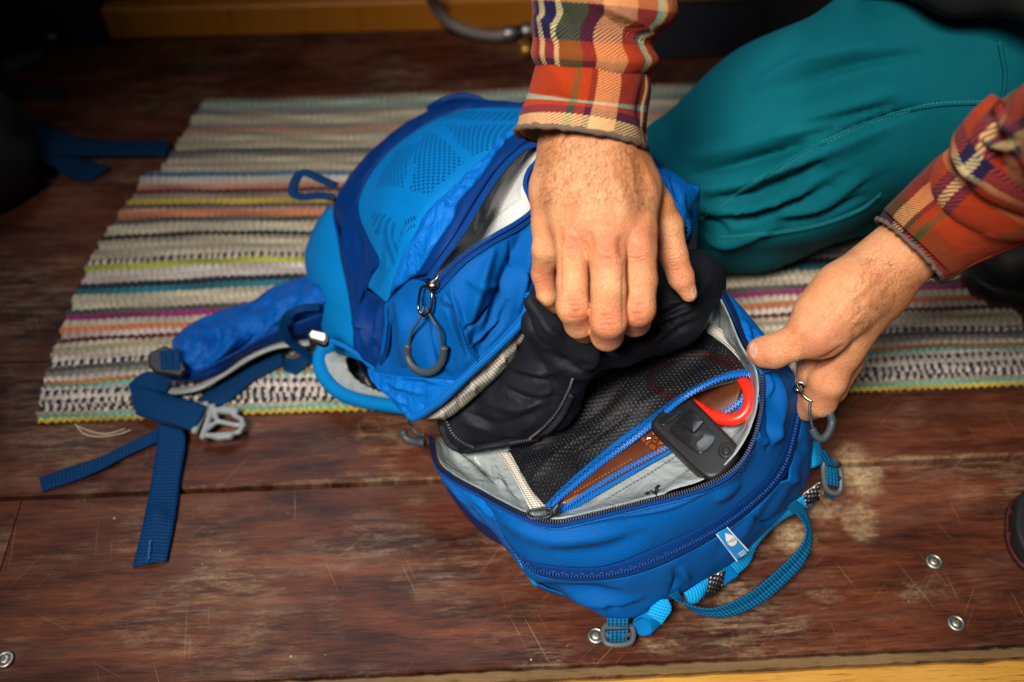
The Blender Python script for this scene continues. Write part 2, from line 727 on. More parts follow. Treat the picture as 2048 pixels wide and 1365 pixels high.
def plain(name, col, rough=0.5, spec=0.5, metal=0.0, bump=0.0, scale=300, var=0.15):
    m = M(name, rough, col, spec)
    m.b.inputs['Metallic'].default_value = metal
    ob = m.uv(1, 1, 0, 'OBJ')
    nz = m.noise(ob, scale * 0.2, 4)
    c = m.mix(nz, tuple(q * (1 - var) for q in col), tuple(min(1, q * (1 + var)) for q in col))
    r = m.math('MULTIPLY_ADD', m.noise(ob, scale * 0.5, 3), 0.25, rough - 0.12)
    n = m.bump(m.noise(ob, scale, 3), bump, 0.0006) if bump else None
    return m.out(c, r, n)

# ================================================================== the setting
YAW = R(2.7)
E1 = np.array([math.cos(YAW), math.sin(YAW), 0])
E2 = np.array([-math.sin(YAW), math.cos(YAW), 0])


def st(x, y, z=0.0):
    p = unp((x, y, z))
    return float(p @ E1), float(p @ E2)


def fl(s, t, z):
    return E1 * s + E2 * t + np.array([0, 0, z])


def wood_mat(name, stops, dust=1.0, gloss=0.42, seed=0.0, scuffs=()):
    m = M(name, gloss, (0.2, 0.08, 0.04), 0.16)
    c = m.node('ShaderNodeTexCoord').outputs['Object']
    base = m.node('ShaderNodeMapping', {'Vector': c, 'Rotation': (0, 0, -YAW), 'Location': (seed, seed * 0.7, 0)}).outputs[0]
    mp = lambda sx, sy: m.node('ShaderNodeMapping', {'Vector': base, 'Scale': (sx, sy, 1)}).outputs[0]
    g1 = m.noise(mp(2.2, 13), 3.2, 9, 0.70, 0.5)
    g2 = m.noise(mp(14, 210), 1.0, 7, 0.75, 0.2)
    g3 = m.noise(mp(40, 900), 1.0, 4, 0.7)
    big = m.noise(mp(1.5, 2.6), 2.4, 3, 0.5)
    f = m.math('ADD', m.math('MULTIPLY', g1, 0.48), m.math('MULTIPLY', g2, 0.28))
    f = m.math('ADD', f, m.math('MULTIPLY', g3, 0.24))
    f = m.math('ADD', f, m.math('MULTIPLY_ADD', big, 0.36, -0.18))
    col = m.ramp(f, stops)
    # short dark pores running with the grain
    po = m.noise(mp(38, 620), 1.0, 3, 0.6)
    col = m.mix(m.ramp(po, [(0.58, 0.0), (0.68, 0.65)]), col, tuple(q * 0.35 for q in stops[0][1]))
    # pale scuffs where the varnish has gone
    pa = m.noise(mp(3.0, 4.0), 2.1, 4, 0.6)
    pb = m.noise(mp(16, 110), 1.3, 9, 0.82, 0.0)
    pc = m.noise(mp(90, 260), 2.0, 6, 0.8)
    wear = m.math('MULTIPLY', m.ramp(pa, [(0.47, 0.0), (0.66, 1.0)]), m.ramp(pb, [(0.46, 0.0), (0.60, 1.0)]))
    wear = m.math('MULTIPLY', wear, m.math('MULTIPLY_ADD', pc, 2.2, -0.6, True))
    wear = m.math('MULTIPLY', wear, 0.7 * dust, clamp=True)
    col = m.mix(wear, col, (0.46, 0.33, 0.21))
    # broad scuffs right of and below the pack
    X = m.xyz(base)
    sc_ = None
    for cx, cy, rx, ry, k in scuffs:
        e = m.math('ADD', m.math('POWER', m.math('DIVIDE', m.math('SUBTRACT', X[0], cx), rx), 2.0), m.math('POWER', m.math('DIVIDE', m.math('SUBTRACT', X[1], cy), ry), 2.0))
        e = m.math('MULTIPLY', m.math('SUBTRACT', 1.0, e, clamp=True), k)
        sc_ = e if sc_ is None else m.math('MAXIMUM', sc_, e)
    if sc_ is not None:
        sb = m.noise(mp(26, 70), 1.0, 8, 0.8, 0.3)
        sm_ = m.math('MULTIPLY', m.ramp(m.math('ADD', m.math('MULTIPLY', sb, 0.9), m.math('MULTIPLY', sc_, 0.55)), [(0.66, 0.0), (1.0, 1.0)]), m.ramp(sc_, [(0.0, 0.0), (0.5, 1.0)]))
        sm_ = m.math('MULTIPLY', sm_, m.ramp(m.noise(mp(120, 200), 1.0, 5, 0.8), [(0.38, 0.15), (0.62, 1.0)]))
        col = m.mix(m.math('MULTIPLY', sm_, 0.8), col, (0.52, 0.38, 0.22))
    # grey film of dust
    col = m.mix(m.math('MULTIPLY', m.ramp(m.noise(mp(6, 30), 1.0, 5, 0.7), [(0.5, 0.0), (0.8, 1.0)]), 0.16 * dust), col, (0.30, 0.20, 0.15))
    # spots and scratches
    sp = m.node('ShaderNodeTexVoronoi', {'Vector': mp(1, 1), 'Scale': 75.0, 'Randomness': 1.0})
    spot = m.math('LESS_THAN', sp.outputs['Distance'], m.math('MULTIPLY_ADD', sp.outputs['Color'], 0.30, -0.19))
    col = m.mix(m.math('MULTIPLY', spot, 0.55 * dust), col, (0.50, 0.40, 0.29))
    scr = None
    for rot, dens in ((0.5, 0.45), (1.15, 0.6), (-0.75, 0.5), (1.45, 0.6), (2.2, 0.5)):
        q = m.node('ShaderNodeMapping', {'Vector': base, 'Rotation': (0, 0, rot)}).outputs[0]
        q = m.node('ShaderNodeMapping', {'Vector': q, 'Scale': (9, 700, 1), 'Location': (rot * 3, rot, 0)}).outputs[0]
        s = m.math('MULTIPLY', m.ramp(m.noise(q, 1.0, 1, 0.4), [(0.762, 0.0), (0.79, 1.0)]), dens)
        scr = s if scr is None else m.math('ADD', scr, s)
    col = m.mix(m.math('MULTIPLY', scr, 0.55 * dust, clamp=True), col, (0.42, 0.29, 0.19))
    rg = m.math('MULTIPLY_ADD', g2, 0.3, gloss - 0.12)
    rg = m.math('ADD', rg, m.math('MULTIPLY', wear, 0.5))
    n = m.bump(m.math('ADD', m.math('MULTIPLY', g2, 0.6), m.math('MULTIPLY', po, -0.5)), 0.35, 0.0012)
    return m.out(col, rg, n)


RED_WOOD = [(0.33, (0.007, 0.003, 0.003)), (0.43, (0.030, 0.008, 0.005)), (0.53, (0.080, 0.022, 0.011)), (0.66, (0.170, 0.050, 0.020)), (0.84, (0.30, 0.115, 0.050))]
SCF = [(*st(x, y), rx, ry, k) for x, y, rx, ry, k in ((1715, 945, .035, .05, 1.0), (1720, 1040, .03, .04, .8), (1640, 1010, .05, .03, .7), (1590, 1075, .03, .03, .9), (1480, 1200, .05, .03, .6), (1330, 1290, .04, .02, .6), (1500, 1290, .07, .03, .5), (1650, 1180, .05, .04, .45), (760, 870, .10, .03, .45), (1850, 1180, .05, .03, .5))] + [(-.1, st(400, 981)[1] + .004, .5, .006, .5), (.42, st(400, 981)[1] + .004, .35, .006, .6)]
m_board = [wood_mat('worn_red_plywood_%s' % k, RED_WOOD, 1.0, 0.42, s, SCF if s == 0 else [(q[0] + s, q[1] + s * .7, *q[2:]) for q in SCF]) for k, s in (('front', 0.0), ('middle', 3.7), ('back', 8.1), ('far', 12.4))]
m_gap = plain('dark_joint', (0.012, 0.010, 0.009), 0.9)
m_yellow = wood_mat('varnished_yellow_wood', [(0.2, (0.22, 0.09, 0.012)), (0.45, (0.46, 0.22, 0.035)), (0.7, (0.62, 0.34, 0.075)), (0.9, (0.70, 0.43, 0.13))], 0.25, 0.35, 5.0)
m_edge = wood_mat('bare_plywood_edge', [(0.2, (0.05, 0.03, 0.015)), (0.5, (0.15, 0.088, 0.038)), (0.8, (0.26, 0.17, 0.08))], 0.5, 0.75, 2.0)
m_glue_ = plain('dried_glue', (0.50, 0.34, 0.17), 0.5, bump=0.4, scale=200)


def slab(name, s0, s1, t0, t1, z0, z1, mat, parent=None, bev=0.002, jig=0.0, n=40):
    """board lying along the floor direction, long edges slightly uneven"""
    ss = np.linspace(s0, s1, n)
    j0 = jig * (rng.normal(0, 1, n)) if jig else np.zeros(n)
    j1 = jig * (rng.normal(0, 1, n)) if jig else np.zeros(n)
    V = []
    for i, s in enumerate(ss):
        V += [fl(s, t0 + j0[i], z0), fl(s, t0 + j0[i], z1 - bev), fl(s, t0 + j0[i] + bev, z1), fl(s, t1 + j1[i] - bev, z1), fl(s, t1 + j1[i], z1 - bev), fl(s, t1 + j1[i], z0)]
    F = []
    for i in range(n - 1):
        for k in range(6):
            l = (k + 1) % 6
            F.append((i * 6 + k, i * 6 + l, i * 6 + 6 + l, i * 6 + 6 + k))
    F += [tuple(range(6))[::-1], tuple((n - 1) * 6 + k for k in range(6))]
    F = [f[::-1] for f in F]
    return mesh(name, V, F, mat, parent, smooth=False)


t_front = st(1200, 1327)[1]
t_a = st(400, 981)[1]
t_b = st(40, 723)[1]
t_c = st(40, 372)[1]
t_far = st(540, 68)[1]
s_cut = st(30, 1045)[0]
floor = slab('floor', -1.6, 1.8, t_front + 0.01, t_far + 0.7, -0.03, -0.0185, m_gap)
tag(floor, kind='structure')
GAP = 0.0028
slab('floor_board', s_cut + 0.0007, 1.7, t_front, t_a - GAP, -0.018, 0.0, m_board[0], floor, 0.0012, 0.0002, 160)
slab('floor_board', -1.5, s_cut - 0.0007, t_front, t_a - GAP, -0.018, -0.0004, m_board[1], floor, 0.0008, 0.0002, 60)
slab('floor_board', -1.5, 1.7, t_a + GAP, t_b - GAP / 2, -0.018, 0.0003, m_board[1], floor, 0.0018, 0.0003, 160)
slab('floor_board', -1.5, 1.7, t_b + GAP / 2, t_c - GAP / 2, -0.018, 0.0, m_board[2], floor, 0.0015, 0.0003, 160)
slab('floor_board', -1.5, 1.7, t_c + GAP / 2, t_far + 0.6, -0.018, 0.0003, m_board[3], floor, 0.0015, 0.0003, 160)
# front edge of the platform: bare edge of the board, then the yellow beam under it
slab('edge_strip', -1.5, 1.7, t_front - 0.0095, t_front - 0.0006, -0.018, -0.0035, m_edge, floor, 0.0022, 0.0005, 420)
slab('front_beam', -1.5, 1.7, t_front - 0.075, t_front - 0.0102, -0.05, -0.0075, m_yellow, floor, 0.003, 0.0007, 160)
m_rail = wood_mat('orange_varnished_wood', [(0.2, (0.30, 0.09, 0.006)), (0.45, (0.52, 0.18, 0.014)), (0.8, (0.64, 0.25, 0.03))], 0.1, 0.35, 9.0)
# back of the platform: low yellow rail, dark wall above, grey metal box
m_dark = plain('black_textile', (0.006, 0.008, 0.009), 0.8)
rail = slab('back_rail', -1.0, 1.5, t_far, t_far + 0.03, 0.0, 0.047, m_rail, None, 0.004, 0.0003, 60)
tag(rail, 'low yellow varnished wood rail along the back of the floor', 'rail')
backwall = slab('back_wall', -1.6, 1.8, t_far + 0.035, t_far + 0.06, -0.01, 0.9, plain('dark_brown_wall', (0.03, 0.018, 0.012), 0.8), None, 0.003)
tag(backwall, 'dark brown wall rising behind the yellow rail', 'wall')
m_slate = plain('slate_painted_metal', (0.020, 0.022, 0.032), 0.45)
s0, t0 = st(1240, 128)
s1, _ = st(1760, 118)
box = thing('metal_box', 'dark slate metal box on the floor behind the knee', 'box')
slab('box_body', s0, s1, t0 + 0.004, t0 + 0.07, 0.006, 0.096, m_slate, box, 0.003)
slab('box_lid', s0 - 0.004, s1 + 0.004, t0, t0 + 0.07, 0.0965, 0.104, plain('brown_lid', (0.09, 0.05, 0.022), 0.5), box, 0.003)

# screws with washers
m_steel = plain('zinc_steel', (0.36, 0.35, 0.31), 0.45, metal=1.0, bump=0.25, scale=500, var=0.25)
m_recess = plain('screw_recess_rust', (0.17, 0.10, 0.07), 0.7, metal=0.3)
m_rim = plain('dusty_ring', (0.40, 0.30, 0.19), 0.9)


def lathe(name, prof, loc, mat, parent, seg=40, tilt=0.0):
    V, F = [], []
    for r, z in prof:
        for k in range(seg):
            a = 2 * math.pi * k / seg
            V.append((loc[0] + r * math.cos(a), loc[1] + r * math.sin(a), loc[2] + z + tilt * r * math.cos(a)))
    n = len(prof)
    for i in range(n - 1):
        for k in range(seg):
            l = (k + 1) % seg
            F.append((i * seg + k, i * seg + l, (i + 1) * seg + l, (i + 1) * seg + k))
    F.append(tuple((n - 1) * seg + k for k in range(seg)))
    return mesh(name, V, F, mat, parent)


for (x, y, ang, lab) in ((1192, 1272, 0.4, 'zinc screw in cup washer right beside the front strap buckle'),
                         (1868, 1124, 0.75, 'zinc screw in cup washer on the bare floor, farther of the right pair'),
                         (1912, 1247, 0.6, 'zinc screw in cup washer near the floor edge, nearer of the right pair'),
                         (10, 1320, 0.2, 'dark screw in cup washer in the lower left corner')):
    c = P(x, y, 0.001)
    t = thing('floor_screw', lab, 'screw', 'screws in the front floor board')
    lathe('washer', [(0.0080, -0.0004), (0.0082, 0.0006), (0.0074, 0.0016), (0.0062, 0.0022), (0.0052, 0.0018), (0.0047, 0.0009)], c, m_steel, t, 44, 0.03)
    hd = lathe('screw_head', [(0.0047, 0.0006), (0.0046, 0.0018), (0.0041, 0.0025), (0.0028, 0.0030), (0.0010, 0.0031)], c, m_steel, t, 36)
    for q in (0, 1):
        a = ang + q * math.pi / 2
        d, e = np.array([math.cos(a), math.sin(a), 0]), np.array([-math.sin(a), math.cos(a), 0])
        boxes('cross_slot', [np.array(c) + np.array([0, 0, 0.0030 + 0.0001 * q])], [d], [(0, 0, 1)], (0.0052, 0.0014, 0.0007), m_recess, hd)
    lathe('dust_ring', [(0.0096, 0.0), (0.0090, 0.0003), (0.0078, 0.0004)], Vector((c.x, c.y, -0.0006)), m_rim, t, 40)

# ------------------------------------------------------------------ striped woven rug
CR, WH, GY, DG, NV, BK = (0.62, 0.54, 0.40), (0.70, 0.60, 0.53), (0.30, 0.26, 0.22), (0.10, 0.095, 0.09), (0.018, 0.022, 0.045), (0.018, 0.018, 0.02)
TL, OR, BN, MG, MR, YG, YL, BL, MT, BE = (0.015, 0.19, 0.24), (0.72, 0.24, 0.10), (0.50, 0.19, 0.035), (0.30, 0.025, 0.15), (0.13, 0.012, 0.016), (0.50, 0.50, 0.045), (0.72, 0.50, 0.06), (0.02, 0.16, 0.34), (0.12, 0.50, 0.42), (0.44, 0.37, 0.26)
PKO = (0.62, 0.30, 0.20)
ROWS = [(1262, YL), (1247, MT), (1232, BE), (1213, BK, WH), (1190, WH, NV), (1163, NV, WH), (1140, WH), (1116, NV, WH), (1094, WH), (1083, MT), (1063, BN), (1042, WH), (1015, GY), (992, DG), (968, NV, WH),
        (942, WH), (920, CR), (897, BE), (874, CR), (856, MR), (832, WH), (802, OR), (770, CR), (737, MG), (712, DG), (686, CR), (664, CR), (640, CR), (606, TL), (578, NV), (548, WH), (512, WH), (482, YG), (456, BK, WH),
        (430, CR), (405, BE), (380, CR), (358, BE), (336, BK), (312, CR), (288, CR), (258, DG), (226, OR), (206, PKO), (188, DG), (156, YL), (128, GY), (104, MR), (88, PKO), (66, WH), (40, BL)]
ROWS2 = [(1066, GY), (1040, BE), (1012, CR), (985, BE), (960, CR), (934, GY), (905, DG), (880, CR), (858, BE), (832, CR), (806, BE), (784, PKO), (760, GY), (730, CR), (705, CR), (682, GY), (655, (0.30, 0.36, 0.34)), (630, CR, MT), (606, GY)]
cen, cols = [], []
for r in ROWS:
    cen.append(st(60 + 330 / 2.624, 360 + r[0] / 2.624)[1])
    cols.append(r[1:])
for r in ROWS2:
    cen.append(st(1400 / 2.926, r[0] / 2.926)[1])
    cols.append(r[1:])
cen = np.array(cen)
o_ = np.argsort(cen)
cen, cols = cen[o_], [cols[i] for i in o_]
bnd = np.concatenate([[cen[0] - 0.003], (cen[1:] + cen[:-1]) / 2, [cen[-1] + 0.006]])
edge = np.array([st(*q) for q in ((78, 858), (84, 800), (100, 735), (128, 660), (163, 575), (200, 500), (248, 432), (292, 378), (318, 366), (345, 318), (372, 272), (398, 228), (412, 200))])
edge_r = np.array([st(*q) for q in ((2075, 800), (2062, 720), (2046, 660), (2018, 612), (1990, 560), (1965, 520))])


def make_rug():
    K, NS = 6, 620
    V, C = [], []
    s1 = float(edge_r[:, 0].mean())
    for i in range(len(cen)):
        a, b = bnd[i], bnd[i + 1]
        for k in range(K):
            q = (k + 0.5) / K
            t = a + (b - a) * q
            sl = np.interp(t, edge[:, 1], edge[:, 0]) + 0.0015 * math.sin(i * 2.3) + 0.0018 * math.sin(i * 5.1)
            sr = np.interp(t, edge_r[::1, 1], edge_r[:, 0]) + 0.002 * math.sin(i * 3.3)
            s = np.linspace(sl, sr, NS)
            ph = 2 * math.pi * s / 0.0082 + math.pi * i + 0.5 * math.sin(i) + 1.1 * np.sin(s * 61 + i * 2.1) + 0.8 * np.sin(s * 173 + i * 4.7)
            bead = np.cos(ph)
            prof = math.sin(math.pi * (q * 0.9 + 0.05))
            wav = 0.0024 * np.sin(s * 9 + 1 + t * 4) + 0.0014 * np.sin(s * 23 + i * 0.25) + 0.0006 * np.sin(s * 70 + i)
            wav = wav * np.clip((t - bnd[0]) / 0.03, 0.25, 1)
            tt = t + wav + 0.0012 * bead
            z = 0.0018 + 0.0055 * prof * (0.72 + 0.28 * bead) + 0.0022 * (1 + np.sin(s * 7 + 0.6 + t * 11)) * np.clip((t - bnd[0]) / 0.05, 0, 1)
            # ridge where the rug has crept up near its far half
            z = z + 0.010 * np.exp(-((t - np.interp(s, [-0.6, 0.6], [cen[50], cen[50] - 0.01])) / 0.012) ** 2) * np.exp(-((s - sl) / 0.5) ** 2)
            V.append(np.stack([s, tt, z], 1))
            cc = np.array(cols[i][0])
            alt = np.array(cols[i][1]) if len(cols[i]) > 1 else cc * 0.80
            m_ = (bead < -0.05)[:, None]
            c = np.where(m_, alt, cc) * (1 + 0.10 * np.sin(s * 900 + i * 7 + 2 * np.sin(s * 131))[:, None])
            c = c * (0.86 + 0.14 * np.sin(s * 37 + i * 1.7)[:, None]) * (0.88 + 0.12 * np.sin(np.floor(ph / (2 * math.pi)) * 12.9898 + i * 78.2)[:, None])
            C.append(np.clip(c, 0.004, 1))
    V, C = np.stack(V), np.stack(C)
    G = V[..., :1] * E1 + V[..., 1:2] * E2 + V[..., 2:] * np.array([0, 0, 1.0])
    m = M('woven_rag_yarn', 0.9, (0.5, 0.5, 0.5), 0.2)
    a = m.node('ShaderNodeVertexColor', layer_name='yarn').outputs[0]
    ob = m.uv(1, 1, 0, 'OBJ')
    fz = m.noise(ob, 420, 4, 0.7)
    col = m.mix(m.math('MULTIPLY', m.ramp(fz, [(0.3, 0.0), (0.75, 1.0)]), 0.35), a, m.mix(1.0, a, (0.35, 0.35, 0.35), 'MULTIPLY'))
    mt = m.out(col, 0.92, m.bump(fz, 0.6, 0.0012), Sheen_Weight=0.2)
    o = grid_mesh('striped_rug', G, mt, None, 0.0, uv=np.zeros(G.shape[:2] + (2,)), attr={'yarn': C}, nrm=np.tile(np.array([0, 0, 0.0]), G.shape[:2] + (1,)))
    return o


rug = make_rug()
# give the rug an underside: press its border down to the floor
me = rug.data
nv = len(me.vertices) // 2
co = np.empty(len(me.vertices) * 3)
me.vertices.foreach_get('co', co)
co = co.reshape(-1, 3)
co[nv:, 2] = 0.0006
me.vertices.foreach_set('co', co.ravel())
me.update()
tag(rug, 'woven rag rug with thin multicoloured stripes under the backpack', 'rug')
m_thread = plain('loose_thread', (0.62, 0.48, 0.36), 0.9)
for k, q in enumerate((((150, 848), (168, 868), (200, 874), (240, 868), (262, 860)), ((152, 852), (185, 864), (215, 868), (250, 858)))):
    th = tube('loose_thread', [P(x, y, 0.001 + 0.002 * (i == 0)) for i, (x, y) in enumerate(q)], 0.0005, m_thread, None, 6, n=30)
    tag(th, ('longer, outer' if k == 0 else 'shorter, inner') + ' loose pale thread trailing from the near rug corner', 'thread')

# ================================================================== the backpack
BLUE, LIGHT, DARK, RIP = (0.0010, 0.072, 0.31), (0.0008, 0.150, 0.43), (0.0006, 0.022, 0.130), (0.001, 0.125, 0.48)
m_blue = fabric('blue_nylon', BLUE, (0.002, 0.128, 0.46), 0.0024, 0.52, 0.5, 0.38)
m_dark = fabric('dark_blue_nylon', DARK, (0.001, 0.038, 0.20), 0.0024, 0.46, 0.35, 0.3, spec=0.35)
m_lightb = fabric('light_blue_tricot', LIGHT, None, 0.0016, 0.7, 0.2, 0.08)
m_pad = fabric('light_blue_padding', (0.0006, 0.155, 0.43), None, 0.0016, 0.75, 0.15, 0.05)
m_web = webbing_mat('dark_blue_webbing', (0.0015, 0.032, 0.110), 0.0036)
m_webr = webbing_mat('ribbed_blue_webbing', (0.004, 0.115, 0.27), 0.0036, 0.15)
m_webl = webbing_mat('light_blue_webbing', (0.006, 0.30, 0.68), 0.0030, 0.55)
m_tape = webbing_mat('blue_zip_tape', (0.003, 0.115, 0.42), 0.0022, 0.55)
m_taped = webbing_mat('dark_blue_zip_tape', (0.002, 0.038, 0.185), 0.0022, 0.55)
m_tooth = plain('navy_zip_coil', (0.004, 0.008, 0.035), 0.5, 0.3)
m_toothb = plain('blue_zip_coil', (0.010, 0.16, 0.62), 0.4)
m_toothd = plain('dark_blue_zip_coil', (0.003, 0.050, 0.24), 0.7, 0.15)
m_grey = webbing_mat('grey_grosgrain', (0.52, 0.48, 0.41), 0.0030, 0.6, 0.75)
m_greyp = plain('grey_plastic', (0.22, 0.235, 0.235), 0.42, bump=0.1)
m_dgrey = plain('dark_grey_plastic', (0.075, 0.085, 0.095), 0.45, bump=0.1)
m_rub = plain('slate_rubber', (0.035, 0.050, 0.062), 0.5, bump=0.15)
m_gun = plain('gunmetal', (0.22, 0.20, 0.18), 0.22, metal=1.0, var=0.2)
m_blackm = plain('black_plastic', (0.010, 0.010, 0.012), 0.4)
m_navyth = plain('navy_stitching', (0.003, 0.018, 0.09), 0.8)
m_black = plain('black_nylon', (0.008, 0.008, 0.011), 0.6, bump=0.3, scale=500)


def rip_mat(name, col, dark):
    """ripstop: fine diamond lattice of darker threads over shiny cloth"""
    m = M(name, 0.46, col, 0.35)
    X = m.xyz(m.uv(1, 1, 0.9))
    a = m.math('ABSOLUTE', m.math('SINE', m.math('MULTIPLY', X[0], math.pi / 0.0062)))
    b = m.math('ABSOLUTE', m.math('SINE', m.math('MULTIPLY', X[1], math.pi / 0.0034)))
    la = m.ramp(a, [(0.0, 1.0), (0.28, 0.0)])
    lb = m.ramp(b, [(0.0, 1.0), (0.35, 0.0)])
    ob = m.uv(1, 1, 0, 'OBJ')
    nz = m.noise(ob, 90, 3, 0.6, 0.5)
    k = m.math('MULTIPLY', m.math('MAXIMUM', la, m.math('MULTIPLY', lb, 0.6)), m.math('MULTIPLY_ADD', nz, 1.2, 0.0))
    c = m.mix(m.math('MULTIPLY', k, 0.75, clamp=True), col, dark)
    wr = m.noise(ob, 75, 4, 0.6, 1.2)
    n = m.bump(wr, 0.55, 0.006)
    n = m.bump(k, 0.3, 0.0006, n)
    m.b.inputs['Specular Tint'].default_value = (0.3, 0.55, 1, 1)
    return m.out(c, None, n)


m_rip = rip_mat('ripstop_blue', RIP, (0.001, 0.045, 0.24))
m_ripd = rip_mat('ripstop_deep_blue', (0.001, 0.075, 0.34), (0.001, 0.022, 0.13))


def dots_mat():
    m = M('perforated_light_blue', 0.6, LIGHT, 0.2)
    X = m.xyz(m.uv())
    fine = m.math('SINE', m.math('MULTIPLY', X[0], 2 * math.pi / 0.0022))
    p = 0.0058
    u = m.math('DIVIDE', X[0], p)
    v = m.math('DIVIDE', X[1], p)
    off = m.math('MULTIPLY', m.math('FLOORED_MODULO', m.math('FLOOR', v), 2.0), 0.5)
    fu = m.math('SUBTRACT', m.math('FRACT', m.math('ADD', u, off)), 0.5)
    fv = m.math('SUBTRACT', m.math('FRACT', v), 0.5)
    d = m.math('SQRT', m.math('ADD', m.math('POWER', fu, 2.0), m.math('POWER', fv, 2.0)))
    at = m.node('ShaderNodeAttribute', attribute_name='print').outputs['Fac']
    dot = m.math('MULTIPLY', m.ramp(d, [(0.27, 1.0), (0.34, 0.0)]), m.ramp(at, [(0.45, 0.0), (0.55, 1.0)]))
    c = m.mix(m.math('MULTIPLY_ADD', fine, 0.22, 0.3), LIGHT, (0.0006, 0.135, 0.42))
    c = m.mix(m.math('MULTIPLY', dot, 0.85), c, (0.001, 0.022, 0.11))
    n = m.bump(m.math('ADD', m.math('MULTIPLY', fine, 0.4), m.math('MULTIPLY', dot, -1.5)), 0.35, 0.0006)
    m.b.inputs['Specular Tint'].default_value = (0.2, 0.55, 1, 1)
    return m.out(c, None, n)


m_dots = dots_mat()


def inpoly(xy, poly):
    x, y = xy[..., 0], xy[..., 1]
    r = np.zeros(x.shape, bool)
    p = np.asarray(poly, float)
    for (x0, y0), (x1, y1) in zip(p, np.roll(p, -1, 0)):
        c = ((y0 > y) != (y1 > y)) & (x < (x1 - x0) * (y - y0) / (y1 - y0 + 1e-9) + x0)
        r ^= c
    return r


pack = thing('backpack', 'open blue hiking backpack lying on the rug and floor', 'backpack', loc=tuple(P(1150, 900, 0)))
PK = Matrix.Translation(-pack.location)


def own(parent=None):
    """everything is built in world coordinates; parts keep their place under the pack"""
    for o in COL.objects:
        if o.parent == pack and 'placed' not in o:
            o.matrix_parent_inverse = PK
            o['placed'] = 1


U = Field([(900, 205, .17), (1040, 212, .205), (1110, 214, .215), (1200, 238, .22), (1290, 288, .23), (760, 290, .15), (700, 350, .13), (668, 412, .12), (680, 470, .13), (694, 540, .13), (706, 610, .13),
           (709, 690, .12), (735, 742, .12), (815, 828, .13), (882, 801, .16), (941, 746, .185), (1029, 661, .215), (1055, 600, .235), (1078, 480, .262), (1086, 302, .272), (1044, 263, .265), (963, 352, .27),
           (866, 408, .262), (900, 300, .245), (830, 330, .222), (760, 440, .205), (850, 480, .258), (866, 568, .245), (922, 620, .243), (850, 700, .195), (780, 620, .19), (1000, 560, .258), (735, 573, .165)])

# --- printed light front panel
L_ = [(1150, 228), (1100, 222), (1040, 217), (960, 215), (900, 227), (830, 263), (760, 320), (720, 385), (716, 430), (738, 480), (760, 522), (744, 550), (733, 573)]
R_ = [(1150, 262), (1100, 250), (1044, 261), (1011, 275), (977, 307), (922, 360), (866, 410), (838, 449), (805, 510), (787, 558), (779, 585), (771, 606)]
TRI = [[(800, 305), (842, 300), (815, 385), (757, 382)], [(842, 302), (862, 275), (850, 330), (835, 345)], [(866, 275), (905, 300), (930, 330), (862, 392), (825, 388), (838, 350)],
       [(892, 262), (1040, 254), (1000, 290), (950, 318), (920, 295)], [(880, 228), (1140, 232), (1140, 246), (890, 250)], [(750, 428), (782, 434), (798, 450), (790, 490), (772, 500), (752, 462)],
       [(818, 440), (838, 432), (832, 452), (800, 480)], [(775, 495), (806, 478), (792, 530), (764, 580), (748, 575)]]


def dot_attr(A):
    k = np.zeros(A.shape[:2], bool)
    for t in TRI:
        k |= inpoly(A[..., :2], t)
    return {'print': k.astype(float)}


panel('front_panel', [L_, R_], m_dots, pack, U, 170, 90, 0.0015, 0.004, attrf=dot_attr, seam=0.0015,
      folds=[([(716, 412), (760, 404), (810, 412), (850, 430)], 3, -0.0012), ([(950, 225), (860, 290), (790, 380), (770, 470)], 30, 0.004)])
# --- side gusset, rolling over to the floor at the back
OUT = [(1290, 284), (1200, 232), (1110, 210), (1040, 206), (960, 203), (900, 205), (870, 217), (800, 255), (730, 314), (690, 364), (667, 412), (679, 472), (693, 542), (705, 610), (709, 655)]
L2 = [(1290, 300), (1200, 250)] + L_[1:-1] + [(733, 573), (722, 600)]
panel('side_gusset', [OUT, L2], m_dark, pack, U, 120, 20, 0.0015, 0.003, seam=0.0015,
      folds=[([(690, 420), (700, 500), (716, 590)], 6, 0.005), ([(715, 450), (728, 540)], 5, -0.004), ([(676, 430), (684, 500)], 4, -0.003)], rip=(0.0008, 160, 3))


def skirt(name, outline, field, mat, inward, foot=0.003, n=90, m=14, bulge=0.012, rip=None):
    """cloth wall from an outline of the pack down to the floor"""
    a = np.asarray(outline, float)
    a = cr(a, n)
    T = unp(field.at(a) if a.shape[1] == 2 else a)
    c = np.array(inward, float)
    d = T[:, :2] - c[:2]
    ln = np.linalg.norm(d, axis=1, keepdims=True)
    B = T.copy()
    B[:, :2] = T[:, :2] - d / ln * 0.02
    B[:, 2] = foot
    s = np.linspace(0, 1, m)[:, None, None]
    G = T[None] * (1 - s) + B[None] * s
    G[..., :2] += (d / ln)[None] * (bulge * np.sin(math.pi * np.linspace(0, 1, m)) ** 0.8)[:, None, None]
    nn = np.concatenate([np.broadcast_to((d / ln)[None], G.shape[:2] + (2,)), np.zeros(G.shape[:2] + (1,))], -1)
    if rip:
        G = G + nn * (ripple(G[..., 0] + G[..., 1], G[..., 2], rip[0], rip[1]) * np.sin(math.pi * np.linspace(0, 1, m))[:, None])[..., None]
    return grid_mesh(name, G, mat, pack, 0.0012, nrm=nn)


cU = P(930, 520, 0.1)
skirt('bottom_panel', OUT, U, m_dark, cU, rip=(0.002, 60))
hump = tube('grab_handle', [P(862, 222, .165), P(885, 208, .178), P(912, 199, .182), P(945, 200, .184), P(975, 212, .182)], 0.0045, m_dark, pack, 10, n=24, flat=1.6)
